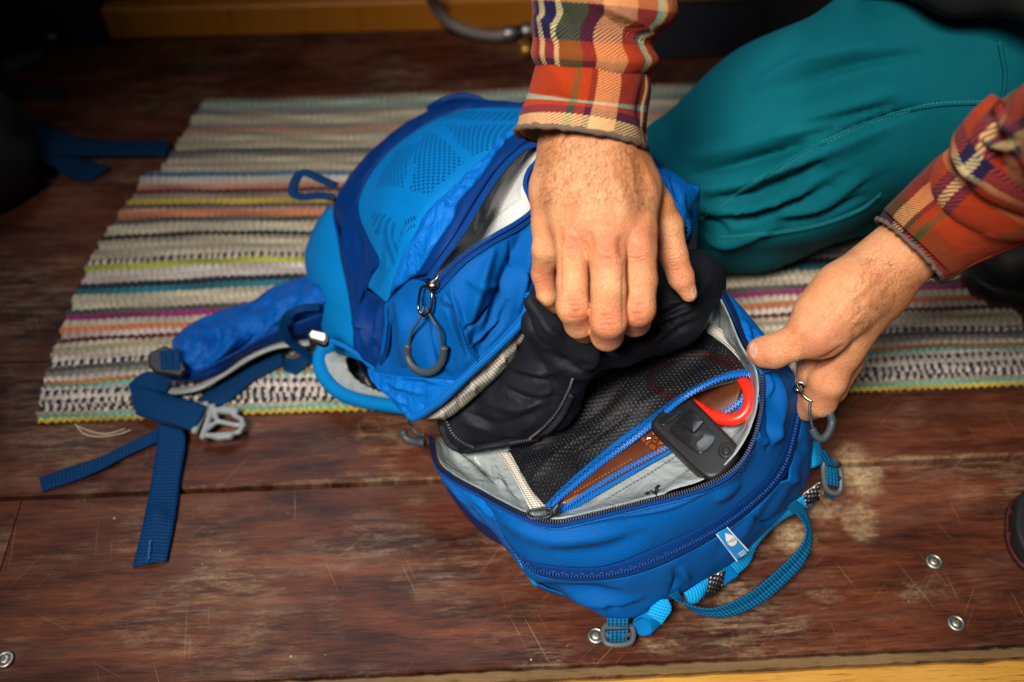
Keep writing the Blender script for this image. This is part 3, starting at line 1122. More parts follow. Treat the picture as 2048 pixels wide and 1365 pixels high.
# --- ripstop strip and storm flap beside the pocket zip
B_ = [(1150, 276), (1100, 262), (1047, 266), (1013, 282), (963, 354), (922, 399), (905, 441), (870, 492), (838, 541), (822, 556), (800, 572), (781, 588)]
panel('ripstop_strip', [R_[:-1], B_], m_rip, pack, U, 90, 18, 0.0014, 0.003, seam=0.0012,
      folds=[([(925, 360), (900, 400)], 4, -0.003), ([(905, 405), (868, 440)], 5, 0.004), ([(880, 420), (850, 470)], 4, -0.003), ([(860, 455), (815, 520)], 6, 0.003), ([(838, 470), (810, 545)], 3, -0.003)], rip=(0.0016, 300, 5))
C_ = [(1150, 300), (1100, 280), (1086, 276), (1047, 290), (998, 335), (955, 398), (914, 466), (874, 522), (856, 548), (846, 560)]
D_ = [(1150, 312), (1100, 290), (1088, 287), (1047, 300), (1005, 341), (963, 403), (922, 472), (880, 530), (864, 556)]
E_ = [(1092, 296), (1086, 303), (1072, 325), (1058, 341), (1050, 369), (1060, 397), (1065, 420), (1033, 446), (977, 478), (922, 515), (884, 552), (868, 572)]
E2_ = [(1110, 300), (1100, 312), (1084, 338), (1071, 352), (1063, 371), (1073, 395), (1079, 424), (1043, 459), (986, 490), (932, 527), (894, 566), (872, 588)]
panel('storm_flap', [B_[:-2], C_[:-1]], m_dark, pack, U, 80, 14, 0.0016, 0.003, dz=0.001)
panel('zipper_tape', [C_, D_], m_taped, pack, U, 90, 6, 0.0012, 0.0, dz=0.0015)
panel('zipper_tape', [E_, E2_], m_taped, pack, U, 90, 6, 0.0012, 0.0, dz=0.0015)
teeth('zipper_teeth', px3(D_, U, 0.0030), m_toothd, pack, 0.0017)
teeth('zipper_teeth', px3(E_, U, 0.0030), m_toothd, pack, 0.0017)
panel('zip_garage', [[(779, 580), (822, 550), (852, 546), (872, 562)], [(775, 616), (822, 585), (852, 590), (880, 596)]], m_dark, pack, U, 30, 12, 0.0015, 0.0, dz=-0.004)
# --- wrinkled flap between the pocket zip and the main opening
F1 = [(768, 612), (771, 608), (784, 596), (800, 580), (822, 560), (850, 566), (872, 588), (894, 566), (932, 527), (986, 490), (1043, 459), (1079, 424)]
F2 = [(768, 655), (780, 655), (800, 653), (830, 650), (900, 628), (960, 598), (1010, 560), (1050, 525), (1084, 470)]
F3 = [(760, 712), (775, 714), (796, 715), (840, 712), (900, 692), (960, 660), (1010, 622), (1046, 582), (1078, 525)]
F4 = [(746, 744), (765, 751), (824, 757), (870, 760), (917, 764), (965, 724), (1005, 688), (1035, 650), (1054, 615), (1066, 570)]
FOLD = [([(1045, 462), (1015, 550), (990, 630), (955, 712)], 13, -0.008), ([(1070, 440), (1050, 530), (1036, 625)], 11, 0.007), ([(990, 495), (965, 565), (942, 635), (935, 690)], 11, 0.007), ([(900, 572), (922, 635), (946, 695), (960, 724)], 4, 0.006), ([(890, 585), (912, 650), (938, 718)], 5, -0.006),
        ([(795, 598), (815, 655), (812, 735)], 13, 0.007), ([(838, 598), (850, 660), (872, 742)], 9, -0.005), ([(925, 655), (955, 640), (985, 610)], 5, -0.004), ([(940, 690), (970, 668), (1005, 640)], 5, 0.004), ([(930, 560), (970, 575), (1010, 570)], 8, 0.004), ([(880, 610), (905, 625), (925, 655)], 5, -0.003),
        ([(960, 690), (1000, 650), (1020, 600)], 6, -0.004), ([(785, 640), (775, 690), (760, 735)], 6, -0.005), ([(860, 650), (880, 700), (905, 750)], 8, 0.004), ([(1020, 480), (1030, 520), (1060, 560)], 6, -0.004)]
panel('flap_panel', [F1, F2, F3, F4], m_blue, pack, U, 150, 90, 0.0015, 0.0, folds=FOLD, rip=(0.0011, 130, 9))
stitches('seam_stitching', px3([(872, 592), (895, 610), (912, 640), (930, 690), (955, 722)], U, 0.005), m_navyth, pack, 0.003)
panel('flap_shaded_side', [[(728, 580), (718, 604), (708, 650), (709, 700), (736, 738)], [(744, 586), (738, 612), (735, 655), (735, 700), (742, 740)], [(784, 606), (782, 630), (780, 660), (774, 705), (758, 746)]], m_dark, pack, U, 60, 40, 0.0015, 0.0, dz=-0.001,  # left third of the flap, its shade put in as darker cloth
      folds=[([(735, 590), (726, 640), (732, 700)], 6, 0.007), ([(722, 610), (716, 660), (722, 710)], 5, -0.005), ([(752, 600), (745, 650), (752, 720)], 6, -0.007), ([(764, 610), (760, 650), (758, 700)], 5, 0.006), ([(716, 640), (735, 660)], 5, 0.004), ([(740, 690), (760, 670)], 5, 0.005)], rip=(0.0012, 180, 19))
# stretch pocket along the lower lip
G5 = [(738, 746), (772, 790), (805, 824), (825, 832), (850, 822), (882, 797), (920, 764)]
panel('stretch_pocket', [[(735, 737), (765, 749), (824, 755), (870, 758), (917, 762)], [(745, 765), (790, 795), (840, 796), (880, 783), (918, 765)], G5], m_rip, pack, U, 70, 26, 0.0014, 0.0, dz=0.003,
      folds=[([(770, 765), (850, 790)], 5, 0.003), ([(800, 762), (880, 775)], 5, -0.003), ([(760, 775), (820, 815)], 5, 0.002)], rip=(0.0012, 220, 4))
LIP = [(816, 828), (832, 835), (882, 801), (941, 746), (990, 700), (1029, 661), (1050, 632), (1056, 605), (1052, 585)]
lipw = px3(LIP, U, 0.003)
tube('lip_piping', lipw, 0.0036, m_tape, pack, 10, n=80)
panel('lip_tape', [[(820, 820), (836, 826), (880, 790), (938, 737), (985, 692), (1022, 654), (1043, 628), (1050, 602)], [(822, 832), (836, 840), (886, 808), (945, 752), (995, 705), (1033, 668), (1054, 636), (1060, 605)]], m_tape, pack, U, 80, 8, 0.0012, 0.0, dz=0.0045)
panel('lip_binding', [np.concatenate([px, [[z]]], 1)[0] if False else (*p, z) for p, z in []] or
      [[(838, 838, .128), (886, 810, .150), (945, 755, .175), (998, 708, .196), (1036, 668, .207), (1056, 640, .215)],
       [(848, 842, .124), (893, 826, .142), (953, 774, .166), (1008, 726, .186), (1046, 680, .197), (1060, 648, .208)],
       [(852, 838, .112), (897, 836, .126), (960, 786, .150), (1014, 736, .172), (1051, 686, .185), (1060, 650, .196)]], m_grey, pack, None, 80, 10, 0.0015, 0.0,
      folds=[([(1000 - 30 * k, 700 + 28 * k), (1012 - 30 * k, 735 + 28 * k)], 3, 0.002 * (-1) ** k) for k in range(-1, 5)], rip=(0.0008, 300, 2))

# --- slider with cord pull
def pull(name, cx, cy, zf, cord, grip, parent, ring=None, body_r=0.0062, mat=m_gun):
    """cord: two picture polylines from the ring to the grip; grip: polyline; all with heights"""
    h = tube(name, cr(unp(np.array(ring)), 40, closed=True), 0.0013, mat, parent, 8, closed=True)
    sl = body_r
    c = unp((cx, cy, zf))
    V, F = nets(lambda p: smin(sd_ell(p, c, np.eye(3), (sl, sl * 0.8, sl * 0.55)), sd_cone(p, c + [0, 0, 0.001], c + np.array([0.004, 0.004, 0.004]), 0.0022, 0.0022), 0.002), c - 0.012, c + 0.012, 0.0008)
    mesh('slider', V, F, mat, h)
    for q in cord:
        tube('cord', unp(np.array(q)), 0.0012, m_rub, h, 8, n=30)
    tube('grip', unp(np.array(grip)), 0.0034, m_rub, h, 12, n=50)
    return h


zu = lambda x, y, d=0.004: (x, y, float(U(np.array([x, y]))) + d)
pull('zipper_pull', 866, 569, zu(866, 569)[2] + .002, [[zu(848, 614), zu(838, 640, .008), zu(824, 664, .010), zu(818, 692, .006)], [zu(852, 616), zu(866, 642, .010), zu(880, 664, .008), zu(885, 694, .006)]],
     [zu(816, 690, .007), zu(815, 712, .007), zu(826, 734, .007), zu(846, 745, .007), zu(868, 741, .007), zu(884, 722, .007), (889, 694, zu(889, 694, .007)[2])], pack,
     [zu(852, 573, .006), zu(842, 578, .008), zu(837, 605, .007), zu(838, 622, .007), zu(848, 632, .007), zu(860, 624, .007), zu(864, 600, .007), zu(862, 582, .007)])

# --- far flap on the other side of the hand
panel('far_flap', [[(1270, 270, .245), (1300, 305, .245), (1328, 330, .243), (1347, 336, .24), (1374, 356, .238), (1400, 376, .236)],
                   [(1262, 285, .252), (1292, 320, .256), (1318, 345, .256), (1345, 362, .256), (1372, 384, .253), (1397, 392, .234)],
                   [(1255, 300, .25), (1288, 340, .254), (1318, 372, .256), (1348, 400, .258), (1372, 425, .252), (1386, 420, .232)],
                   [(1255, 310, .246), (1285, 350, .248), (1318, 384, .25), (1350, 425, .25), (1374, 455, .242), (1384, 450, .23)]], m_rip, pack, None, 60, 36, 0.0016,
      folds=[([(1340, 350), (1352, 380), (1362, 412)], 4, -0.004), ([(1330, 352), (1345, 400)], 5, 0.004), ([(1375, 385), (1385, 440)], 4, -0.003), ([(1300, 322), (1350, 338), (1395, 376)], 4, -0.003)])
fz = [(1300, 360, .25), (1322, 384, .25), (1342, 412, .25), (1362, 433, .246), (1374, 453, .24), (1370, 472, .232), (1356, 482, .226)]
tube('far_flap_piping', unp(np.array(fz)), 0.0040, m_tape, pack, 10, n=40)
teeth('zipper_teeth', unp(np.array(fz) + [-4, 3, .003]), m_tooth, pack, 0.0017, (0.0011, 0.003, 0.0016))
panel('far_flap_top', [[(1240, 250, .243), (1280, 290, .246), (1318, 322, .246), (1330, 330, .244)], [(1240, 290, .254), (1282, 330, .258), (1308, 352, .258), (1322, 352, .254)]], m_dark, pack, None, 30, 10, 0.0015, 0.002)
skirt('far_side_panel', [(1400, 376, .232), (1398, 395, .23), (1390, 425, .228), (1384, 450, .228), (1376, 474, .224)], None, m_dark, P(1250, 420, .2), rip=(0.003, 50))

# --- padded back panel edge on the left, with its rim of spacer mesh
panel('back_padding', [[(656, 412, .095), (632, 446, .08), (618, 478, .065), (609, 510, .055), (615, 560, .05), (630, 610, .05), (646, 665, .05), (662, 705, .045)],
                       [(662, 414, .11), (648, 450, .105), (640, 482, .10), (636, 515, .09), (645, 562, .085), (660, 612, .08), (676, 662, .08), (690, 712, .07)],
                       [(672, 424, .112), (682, 474, .118), (690, 512, .116), (697, 545, .114), (708, 612, .112), (710, 655, .105), (712, 690, .10), (720, 722, .095)]], m_pad, pack, None, 70, 26, 0.0025, 0.004)
skirt('back_padding_edge', [(656, 412, .095), (632, 446, .08), (618, 478, .065), (609, 510, .055), (615, 560, .05), (630, 610, .05), (646, 665, .05), (662, 705, .045)], None, m_pad, P(700, 560, 0), bulge=0.006)
m_spacer = M('grey_spacer_mesh', 0.8, (0.4, 0.42, 0.42), 0.3)
_h, _X = weave_height(m_spacer, 0.0042, 'UV', 0.78)
m_spacer = m_spacer.out(m_spacer.mix(m_spacer.ramp(m_spacer.math('ADD', _h, m_spacer.math('MULTIPLY', m_spacer.noise(m_spacer.uv(1, 1, 0, 'OBJ'), 90, 2), 0.9)), [(0.1, 0.0), (0.75, 1.0)]), (0.035, 0.10, 0.14), (0.50, 0.50, 0.46)), None, m_spacer.bump(_h, 0.6, 0.001))
rimc = [(690, 692, .06), (662, 694, .055), (646, 703, .05), (639, 722, .045), (648, 754, .04), (677, 784, .035), (721, 801, .03), (786, 812, .03), (850, 820, .03)]
tube('shoulder_pad_rim', unp(np.array(rimc)), 0.0075, m_pad, pack, 12, n=70)
panel('shoulder_pad_mesh', [[(690, 690, .062), (662, 698, .056), (648, 706, .051), (642, 722, .046), (650, 752, .041), (678, 781, .036), (722, 797, .031), (786, 808, .03)],
                            [(715, 690, .062), (700, 705, .062), (692, 715, .06), (690, 725, .056), (698, 745, .05), (718, 765, .045), (745, 780, .04), (790, 795, .035)]], m_spacer, pack, None, 60, 14, 0.004)
# small webbing loop on the left edge, cord lock below
lp = [(672, 372, .125), (640, 358, .128), (612, 346, .13), (596, 352, .13), (585, 382, .128), (600, 394, .125), (640, 392, .122), (670, 396, .12)]
tube('webbing_loop', unp(np.array(lp)), 0.0055, m_web, pack, 10, n=50, flat=0.4)
boxes('loop_pin', [unp((664, 398, .13))], [unp((690, 410, .13)) - unp((664, 398, .13))], [(0, 0, 1)], (0.008, 0.004, 0.003), m_gun, pack)
cl = plate('cord_lock', [(614, 668), (622, 657), (652, 664), (660, 672), (656, 686), (648, 690), (618, 680)], .118, 0.006, m_blackm, pack, 0.0015)
plate('reflective_patch', [(619, 669), (624, 661), (650, 667), (651, 678), (647, 682), (622, 675)], .1186, 0.001, plain('silver_patch', (0.75, 0.74, 0.72), 0.35), cl, 0.0003)
for d in (0, 4):
    tube('elastic_cord', unp(np.array([(652, 676 + d, .115), (690, 692 + d, .116), (720, 712 + d, .118), (748, 738 + d / 2, .126)])), 0.0016, m_tape, pack, 8, n=30)

# --- lower body: top end of the pack, towards the camera
RIM = [(861, 878, .10), (872, 929, .103), (903, 957, .106), (956, 986, .111), (1037, 1028, .12), (1100, 1047, .125), (1156, 1039, .13), (1287, 1007, .14), (1392, 980, .15), (1464, 944, .165), (1502, 892, .18), (1522, 817, .20), (1520, 743, .22), (1490, 690, .225), (1466, 627, .22), (1443, 583, .21)]
ZU = [(1002, 1062, .093), (1041, 1112, .08), (1091, 1130, .085), (1203, 1134, .09), (1314, 1094, .10), (1425, 1042, .11), (1518, 973, .125), (1559, 917, .14), (1578, 860, .155), (1592, 800, .17), (1598, 762, .178)]
ZL = [(1020, 1095, .078), (1056, 1138, .07), (1096, 1156, .071), (1166, 1163, .075), (1258, 1153, .08), (1351, 1119, .085), (1444, 1067, .09), (1518, 1010, .10), (1574, 947, .115), (1596, 880, .135), (1608, 810, .155), (1612, 775, .166)]
BT = [(1025, 1105, .05), (1069, 1164, .04), (1128, 1190, .035), (1173, 1212, .03), (1215, 1234, .025), (1277, 1232, .025), (1370, 1182, .03), (1462, 1127, .04), (1518, 1075, .045), (1588, 1004, .055), (1618, 954, .068), (1624, 890, .09), (1630, 830, .115), (1622, 785, .14)]
RIMF = RIM[3:13]
FL = [([(1000, 1035), (1100, 1075), (1250, 1070)], 16, 0.004), ([(1100, 1095), (1200, 1100), (1300, 1060)], 16, -0.003), ([(1500, 860), (1530, 880), (1560, 850)], 10, 0.004), ([(1520, 790), (1540, 830), (1530, 900)], 6, -0.005), ([(1545, 740), (1555, 800), (1545, 880)], 8, 0.005),
      ([(1420, 1000), (1480, 960)], 12, 0.003), ([(1165, 1045), (1330, 1012), (1420, 975)], 5, 0.002), ([(1530, 740), (1538, 775), (1528, 800)], 4, 0.003)]
panel('top_panel', [RIMF + [(1540, 715, .218)], [(985, 1020, .104), (1040, 1068, .103), (1100, 1088, .107), (1200, 1088, .112), (1320, 1048, .122), (1430, 1000, .133), (1508, 925, .157), (1542, 862, .175), (1556, 800, .195), (1568, 735, .20)], ZU], m_blue, pack, None, 150, 50, 0.0016, 0.003, folds=[(p, w_, 1.2 * a) for p, w_, a in FL], rip=(0.0007, 90, 12))
stitches('seam_stitching', unp(np.array([(x + 3, y + 13, z - .004) for x, y, z in RIM[4:11]]) + [0, 0, .003]), m_navyth, pack, 0.0035)
panel('zipper_band', [ZU, ZL], m_taped, pack, None, 140, 12, 0.0016, 0.0015, dz=0.0)
zc = (cr(ZU, 90) + cr(ZL, 90)) / 2
teeth('zipper_teeth', unp(zc + [0, -5, .0018]), m_toothd, pack, 0.0026, (0.0015, 0.0030, 0.0008), zig=False)
teeth('zipper_teeth', unp(zc + [0, 4, .0016]), m_toothd, pack, 0.0026, (0.0015, 0.0030, 0.0008), zig=False)
teeth('zipper_gap', unp(zc + [0, 0, .0016]), m_tooth, pack, 0.0040, (0.0040, 0.0008, 0.0012))
FB = [([(1060, 1165), (1150, 1180), (1250, 1180)], 9, -0.004), ([(1110, 1175), (1200, 1200), (1290, 1190)], 9, 0.005), ([(1345, 1130), (1352, 1155), (1340, 1185)], 4, -0.004), ([(1210, 1200), (1240, 1220)], 8, -0.003), ([(1500, 1030), (1530, 1045), (1570, 1020)], 4, -0.004),
      ([(1360, 1130), (1375, 1165)], 8, 0.003), ([(1560, 960), (1600, 950)], 10, 0.004), ([(1590, 890), (1612, 900)], 8, -0.003)]
panel('yoke_panel', [ZL, [(1022, 1100, .064), (1062, 1152, .058), (1120, 1176, .056), (1190, 1188, .054), (1270, 1190, .053), (1362, 1150, .060), (1455, 1096, .067), (1520, 1042, .074), (1584, 975, .088), (1612, 905, .112), (1620, 820, .138), (1618, 780, .154)], BT], m_blue, pack, None, 140, 40, 0.0016, 0.002, folds=[(p, w_, 1.2 * a) for p, w_, a in FB], rip=(0.0007, 100, 15))
cL = P(1270, 960, 0)
skirt('yoke_underside', BT, None, m_blue, cL, bulge=0.004)
# left and right end strips of ripstop with a bright piping seam
LB = [(859, 888, .09), (872, 935, .085), (905, 985, .078), (945, 1030, .068), (985, 1062, .058), (1010, 1095, .05), (1066, 1166, .04)]
panel('end_strip', [RIM[0:5] + [(1041, 1112, .08)], [(860, 884, .095), (871, 933, .095), (905, 973, .095), (955, 1012, .093), (1006, 1060, .086), (1052, 1140, .062)], LB], m_rip, pack, None, 70, 20, 0.0014, 0.002,
      folds=[([(940, 985), (1000, 1040)], 5, 0.003), ([(880, 930), (900, 965)], 6, -0.003)], rip=(0.001, 200, 6))
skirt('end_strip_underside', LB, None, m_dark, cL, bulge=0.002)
tube('end_piping', unp(np.array([(1003, 1020, .112), (1008, 1050, .100), (1026, 1090, .080), (1046, 1130, .066), (1068, 1164, .044), (1074, 1170, .036)])), 0.0022, m_webl, pack, 8, n=40)
panel('end_strip', [[(1443, 583, .21), (1466, 627, .22), (1490, 690, .225), (1519, 743, .222), (1535, 745, .218)], [(1456, 588, .208), (1488, 640, .214), (1520, 690, .216), (1540, 722, .214), (1556, 745, .207)], [(1462, 592, .20), (1500, 636, .204), (1540, 684, .204), (1568, 716, .20), (1594, 760, .182)]], m_rip, pack, None, 50, 16, 0.0014, 0.003,
      folds=[([(1500, 660), (1515, 690), (1510, 720)], 4, -0.004), ([(1480, 640), (1500, 690)], 5, 0.003)])
skirt('end_strip_underside', [(1462, 592, .20), (1500, 636, .204), (1540, 684, .204), (1568, 716, .20), (1594, 760, .182), (1616, 785, .15)], None, m_dark, P(1400, 720, .1), bulge=0.004, rip=(0.002, 60))
rimw = unp(np.array(RIM))
panel('rim_tape', [[(x, y, z) for x, y, z in RIM], [(x - (x - 1230) * 0.018, y + 9 if x < 1480 else y + 2, z - .002) if False else (x + (6 if x > 1480 else 0), y + (9 if x < 1480 else 3), z - .0015) for x, y, z in RIM]], m_taped, pack, None, 160, 5, 0.0014, 0.0, dz=0.0012)
teeth('zipper_teeth', rimw + np.array([0, 0, 0.0028]), m_tooth, pack, 0.0021, (0.0013, 0.0040, 0.0022))

# --- inside: coated lining, mesh pocket and its zip
I = Field([(861, 880, .092), (903, 940, .082), (930, 930, .078), (990, 960, .082), (1060, 1025, .108), (1000, 905, .082), (1090, 1030, .108), (1200, 1015, .108), (1300, 985, .118), (1400, 945, .130), (1470, 890, .142), (1505, 800, .158), (1500, 740, .168), (1430, 640, .16),
           (1480, 680, .178), (1020, 900, .088), (1250, 780, .118), (1150, 700, .115), (1300, 600, .13), (950, 840, .07), (1300, 880, .116), (1200, 920, .106)], 1e-4)
m_lin = M('coated_grey_lining', 0.34, (0.42, 0.46, 0.46), 0.5)
_o = m_lin.uv(1, 1, 0, 'OBJ')
_w = m_lin.noise(_o, 34, 3, 0.5, 1.6)
m_lin = m_lin.out(m_lin.mix(m_lin.noise(_o, 12, 3), (0.20, 0.25, 0.265), (0.36, 0.39, 0.385)), m_lin.math('MULTIPLY_ADD', m_lin.noise(_o, 60, 2), 0.2, 0.24), m_lin.bump(_w, 0.5, 0.010))
rimin = [(868, 876), (880, 922), (908, 948), (958, 976), (1037, 1018), (1100, 1037), (1156, 1030), (1287, 998), (1389, 966), (1450, 928), (1488, 880), (1512, 815), (1512, 745), (1482, 692), (1456, 630), (1436, 590)]
lining = panel('lining', [[(x, y, z - .004) for (x, y), (_, _, z) in zip(rimin, RIM)], np.array([(x, y, I(np.array([x, y]))) for x, y in [(885, 874), (905, 915), (935, 935), (980, 962), (1045, 1004), (1100, 1014), (1156, 1006), (1280, 976), (1375, 944), (1430, 908), (1465, 862), (1490, 812), (1492, 760), (1460, 700), (1440, 640), (1420, 600)]]),
                 np.array([(x, y, I(np.array([x, y]))) for x, y in [(905, 860), (935, 890), (960, 905), (1000, 925), (1060, 950), (1110, 940), (1160, 920), (1250, 880), (1330, 840), (1370, 800), (1400, 780), (1420, 750), (1420, 710), (1400, 660), (1390, 630), (1380, 600)]]),
                 np.array([(x, y, I(np.array([x, y]))) for x, y in [(930, 830), (955, 830), (975, 830), (1000, 825), (1030, 800), (1060, 780), (1100, 740), (1160, 710), (1200, 690), (1230, 670), (1260, 650), (1280, 640), (1300, 630), (1310, 615), (1320, 605), (1340, 595)]])],
      m_lin, pack, None, 140, 70, 0.001, folds=[([(905, 900), (960, 960), (1000, 985)], 7, 0.006), ([(950, 915), (975, 960)], 6, -0.006), ([(985, 920), (1010, 985), (1040, 1010)], 6, 0.005), ([(960, 950), (1020, 985)], 4, 0.004),
                                                ([(1330, 985), (1380, 955), (1440, 915)], 8, 0.005), ([(1370, 930), (1420, 945)], 7, -0.004), ([(1440, 640), (1475, 700)], 6, 0.004), ([(1480, 800), (1500, 850)], 6, 0.003)])
zi = lambda p, d: [(x, y, float(I(np.array([x, y]))) + (d if not callable(d) else d(x, y))) for x, y in p]
LT_u = [(1112, 1020), (1121, 1014), (1174, 980), (1227, 947), (1280, 918), (1332, 890), (1400, 852), (1473, 803), (1500, 772)]
LT_l = [(1104, 1042), (1124, 1036), (1174, 1004), (1244, 962), (1297, 931), (1350, 902), (1420, 862), (1490, 817), (1511, 785)]
pz = panel('pocket_zipper_tape', [zi(LT_u, .0075), zi(LT_l, .0035)], m_tape, pack, None, 90, 8, 0.0012)
_lt = cr(zi([(x + 3, y + 4) for i, (x, y) in enumerate(LT_u)], .0088), 80)
teeth('zipper_teeth', unp(_lt), m_toothb, pz, 0.0016, (0.0010, 0.0034, 0.0016))
UT_u = [(1088, 1012), (1139, 960), (1209, 900), (1297, 833), (1367, 785), (1438, 750), (1483, 739), (1506, 742)]
UT_l = [(1108, 1020), (1122, 1002), (1174, 958), (1227, 916), (1297, 863), (1367, 804), (1438, 766), (1490, 755), (1507, 758)]
lift = lambda x, y: .007 + .027 * math.exp(-((x - 1385) / 85) ** 2)
pu = panel('pocket_zipper_tape', [zi(UT_u, lift), zi([((a[0] + b[0]) / 2, (a[1] + b[1]) / 2) for a, b in zip(UT_u, UT_l[:4] + UT_l[5:])], lambda x, y: lift(x, y) + .002), zi(UT_l, lambda x, y: lift(x, y) - .001)], m_tape, pack, None, 90, 12, 0.0012)
_ut = cr(zi([(x - 3, y - 5) for x, y in UT_l], lambda x, y: lift(x, y) + .0025), 80)
teeth('zipper_teeth', unp(_ut), m_toothb, pu, 0.0016, (0.0010, 0.0034, 0.0016))
teeth('zipper_groove', unp(_ut + [-5, -6, .0004]), m_navyth, pu, 0.003, (0.0028, 0.0007, 0.0008))


def net_mat(name, pitch=0.0042, hole=0.235, col=(0.004, 0.004, 0.006)):
    m = M(name, 0.55, col, 0.25)
    X = m.xyz(m.uv(1, 1, 0.5))
    u, v = m.math('DIVIDE', X[0], pitch), m.math('DIVIDE', X[1], pitch * 0.8)
    off = m.math('MULTIPLY', m.math('FLOORED_MODULO', m.math('FLOOR', v), 2.0), 0.5)
    fu = m.math('SUBTRACT', m.math('FRACT', m.math('ADD', u, off)), 0.5)
    fv = m.math('SUBTRACT', m.math('FRACT', v), 0.5)
    d = m.math('SQRT', m.math('ADD', m.math('POWER', fu, 2.0), m.math('POWER', m.math('MULTIPLY', fv, 0.85), 2.0)))
    a = m.math('GREATER_THAN', d, hole)
    n = m.bump(m.math('MULTIPLY', d, 1.0), 0.7, 0.0012)
    return m.out(None, None, n, Alpha=a)


m_net = net_mat('black_netting')
panel('mesh_pocket', [zi([(1092, 1014), (1143, 965), (1213, 905), (1300, 838), (1370, 790), (1440, 754), (1484, 744), (1504, 746)], lambda x, y: lift(x, y) - .0015),
                      zi([(1060, 975), (1105, 920), (1165, 860), (1245, 790), (1315, 735), (1390, 705), (1440, 700), (1476, 712)], lambda x, y: .010 + .010 * math.exp(-((x - 1300) / 90) ** 2)),
                      zi([(1035, 935), (1075, 870), (1120, 810), (1190, 750), (1260, 700), (1340, 670), (1400, 668), (1440, 685)], .009),
                      zi([(1015, 905), (1045, 830), (1080, 770), (1140, 715), (1210, 665), (1290, 640), (1360, 640), (1410, 660)], .006)], m_net, pack, None, 110, 60, 0.0004,
      folds=[([(1060, 960), (1130, 900), (1200, 860)], 10, 0.004), ([(1100, 930), (1180, 880), (1280, 810)], 8, -0.003), ([(1060, 900), (1150, 820)], 9, 0.005), ([(1250, 830), (1350, 770)], 8, 0.002), ([(1140, 870), (1260, 760)], 12, -0.004), ([(1330, 720), (1420, 700)], 8, 0.004)], rip=(0.0012, 120, 8))
for a, b in (([(993, 905), (1012, 930), (1032, 965), (1050, 1000), (1066, 1030)], [(1020, 905), (1040, 940), (1062, 978), (1080, 1000), (1096, 1016)]), ([(1396, 656), (1430, 676), (1465, 706), (1496, 742)], [(1420, 645), (1452, 665), (1486, 696), (1510, 732)])):
    tp = panel('lining_tape', [zi(a, .010), zi(b, .010)], m_grey, pack, None, 50, 8, 0.0014, 0.001)
    for k in (0.2, 0.8):
        stitches('seam_stitching', unp(np.array(cr(zi(a, .0108), 40)) * (1 - k) + np.array(cr(zi(b, .0108), 40)) * k), m_dgrey, tp, 0.0032)
stitches('seam_stitching', px3([(1165, 1032), (1240, 982), (1303, 944), (1351, 912)], I, 0.0028), m_dgrey, pack, 0.0034)
LH = Hit(lining)
for q in ([(1303, 989), (1313, 995.5), (1312.6, 984), (1319.5, 978.5), (1322.5, 1003)], [(1316.5, 986), (1318, 1000), (1310, 995)], [(1310, 1003), (1299, 992), (1292, 997), (1302, 1006)], [(1286, 1000), (1293, 1007)]):
    pp = LH.line(np.array(q), 40, 0.0008) if False else np.array([tuple(LH(x, y - 4, 0.0016)) for x, y in q if LH(x, y - 4, 0.0016) is not None])
    if len(pp) > 1:
        tube('lining_print', pp, 0.0013, m_blackm, pack, 6, flat=0.3)
# pull on the pocket zip, lying by the left end
pull('zipper_pull', 1106, 1024, .124, [[(1098, 1026, .126), (1086, 1028, .126), (1074, 1030, .125)]], [(1092, 1027, .127), (1080, 1029, .127), (1068, 1030, .126)], pack,
     [(1100, 1018, .127), (1078, 1018, .127), (1060, 1022, .126), (1054, 1030, .125), (1064, 1038, .125), (1092, 1036, .126), (1102, 1030, .127)], 0.0055, m_blackm)
# outside pull on the right
pull('zipper_pull', 1600, 778, .186, [[(1621, 802, .19), (1619, 822, .185), (1622, 842, .178), (1626, 858, .172)], [(1628, 803, .19), (1642, 810, .186), (1650, 818, .182), (1656, 824, .18)]],
     [(1624, 858, .172), (1632, 872, .168), (1644, 878, .166), (1656, 868, .168), (1664, 846, .172), (1660, 826, .178)], pack,
     [(1594, 768, .192), (1604, 766, .193), (1618, 780, .192), (1630, 792, .19), (1628, 802, .19), (1618, 800, .19), (1604, 788, .191)], 0.006)
tube('zipper_pull_cord', unp(np.array([(815, 838, .07), (822, 852, .055), (835, 868, .05), (848, 870, .055)])), 0.0014, m_rub, pack, 8, n=24)
tube('zipper_pull_grip', unp(np.array([(806, 862, .045), (812, 876, .04), (828, 884, .04), (848, 886, .045)])), 0.0040, m_rub, pack, 10, n=24)

# --- haul loop, tag, strap ends at the near end
panel('haul_loop', [[(1336, 1192, .05), (1366, 1209, .045), (1425, 1218, .04), (1499, 1187, .036), (1574, 1124, .036), (1606, 1088, .04), (1613, 1055, .046), (1594, 1028, .054), (1572, 1014, .06)],
                    [(1354, 1180, .048), (1380, 1222, .034), (1444, 1236, .028), (1520, 1210, .024), (1594, 1146, .025), (1621, 1102, .030), (1624, 1054, .038), (1610, 1018, .05), (1592, 1000, .060)]], m_webr, pack, None, 120, 10, 0.0016,
      folds=[([(1352, 1190), (1373, 1218), (1434, 1227), (1510, 1199), (1584, 1136), (1614, 1096), (1618, 1055), (1602, 1022), (1582, 1006)], 3, -0.0012)])
panel('strap_trim', [[(1455, 1130, .036), (1500, 1085, .04), (1550, 1035, .045), (1590, 1004, .05), (1622, 985, .052)], [(1474, 1152, .022), (1500, 1128, .022), (1516, 1090, .028), (1560, 1045, .032), (1628, 1010, .036)]], m_webl, pack, None, 50, 10, 0.003, 0.002)
panel('ribbed_strap', [[(1312, 1198, .036), (1300, 1216, .034), (1292, 1230, .03)], [(1336, 1198, .04), (1344, 1220, .034), (1324, 1250, .026)]], m_webl, pack, None, 30, 20, 0.002, 0.003)
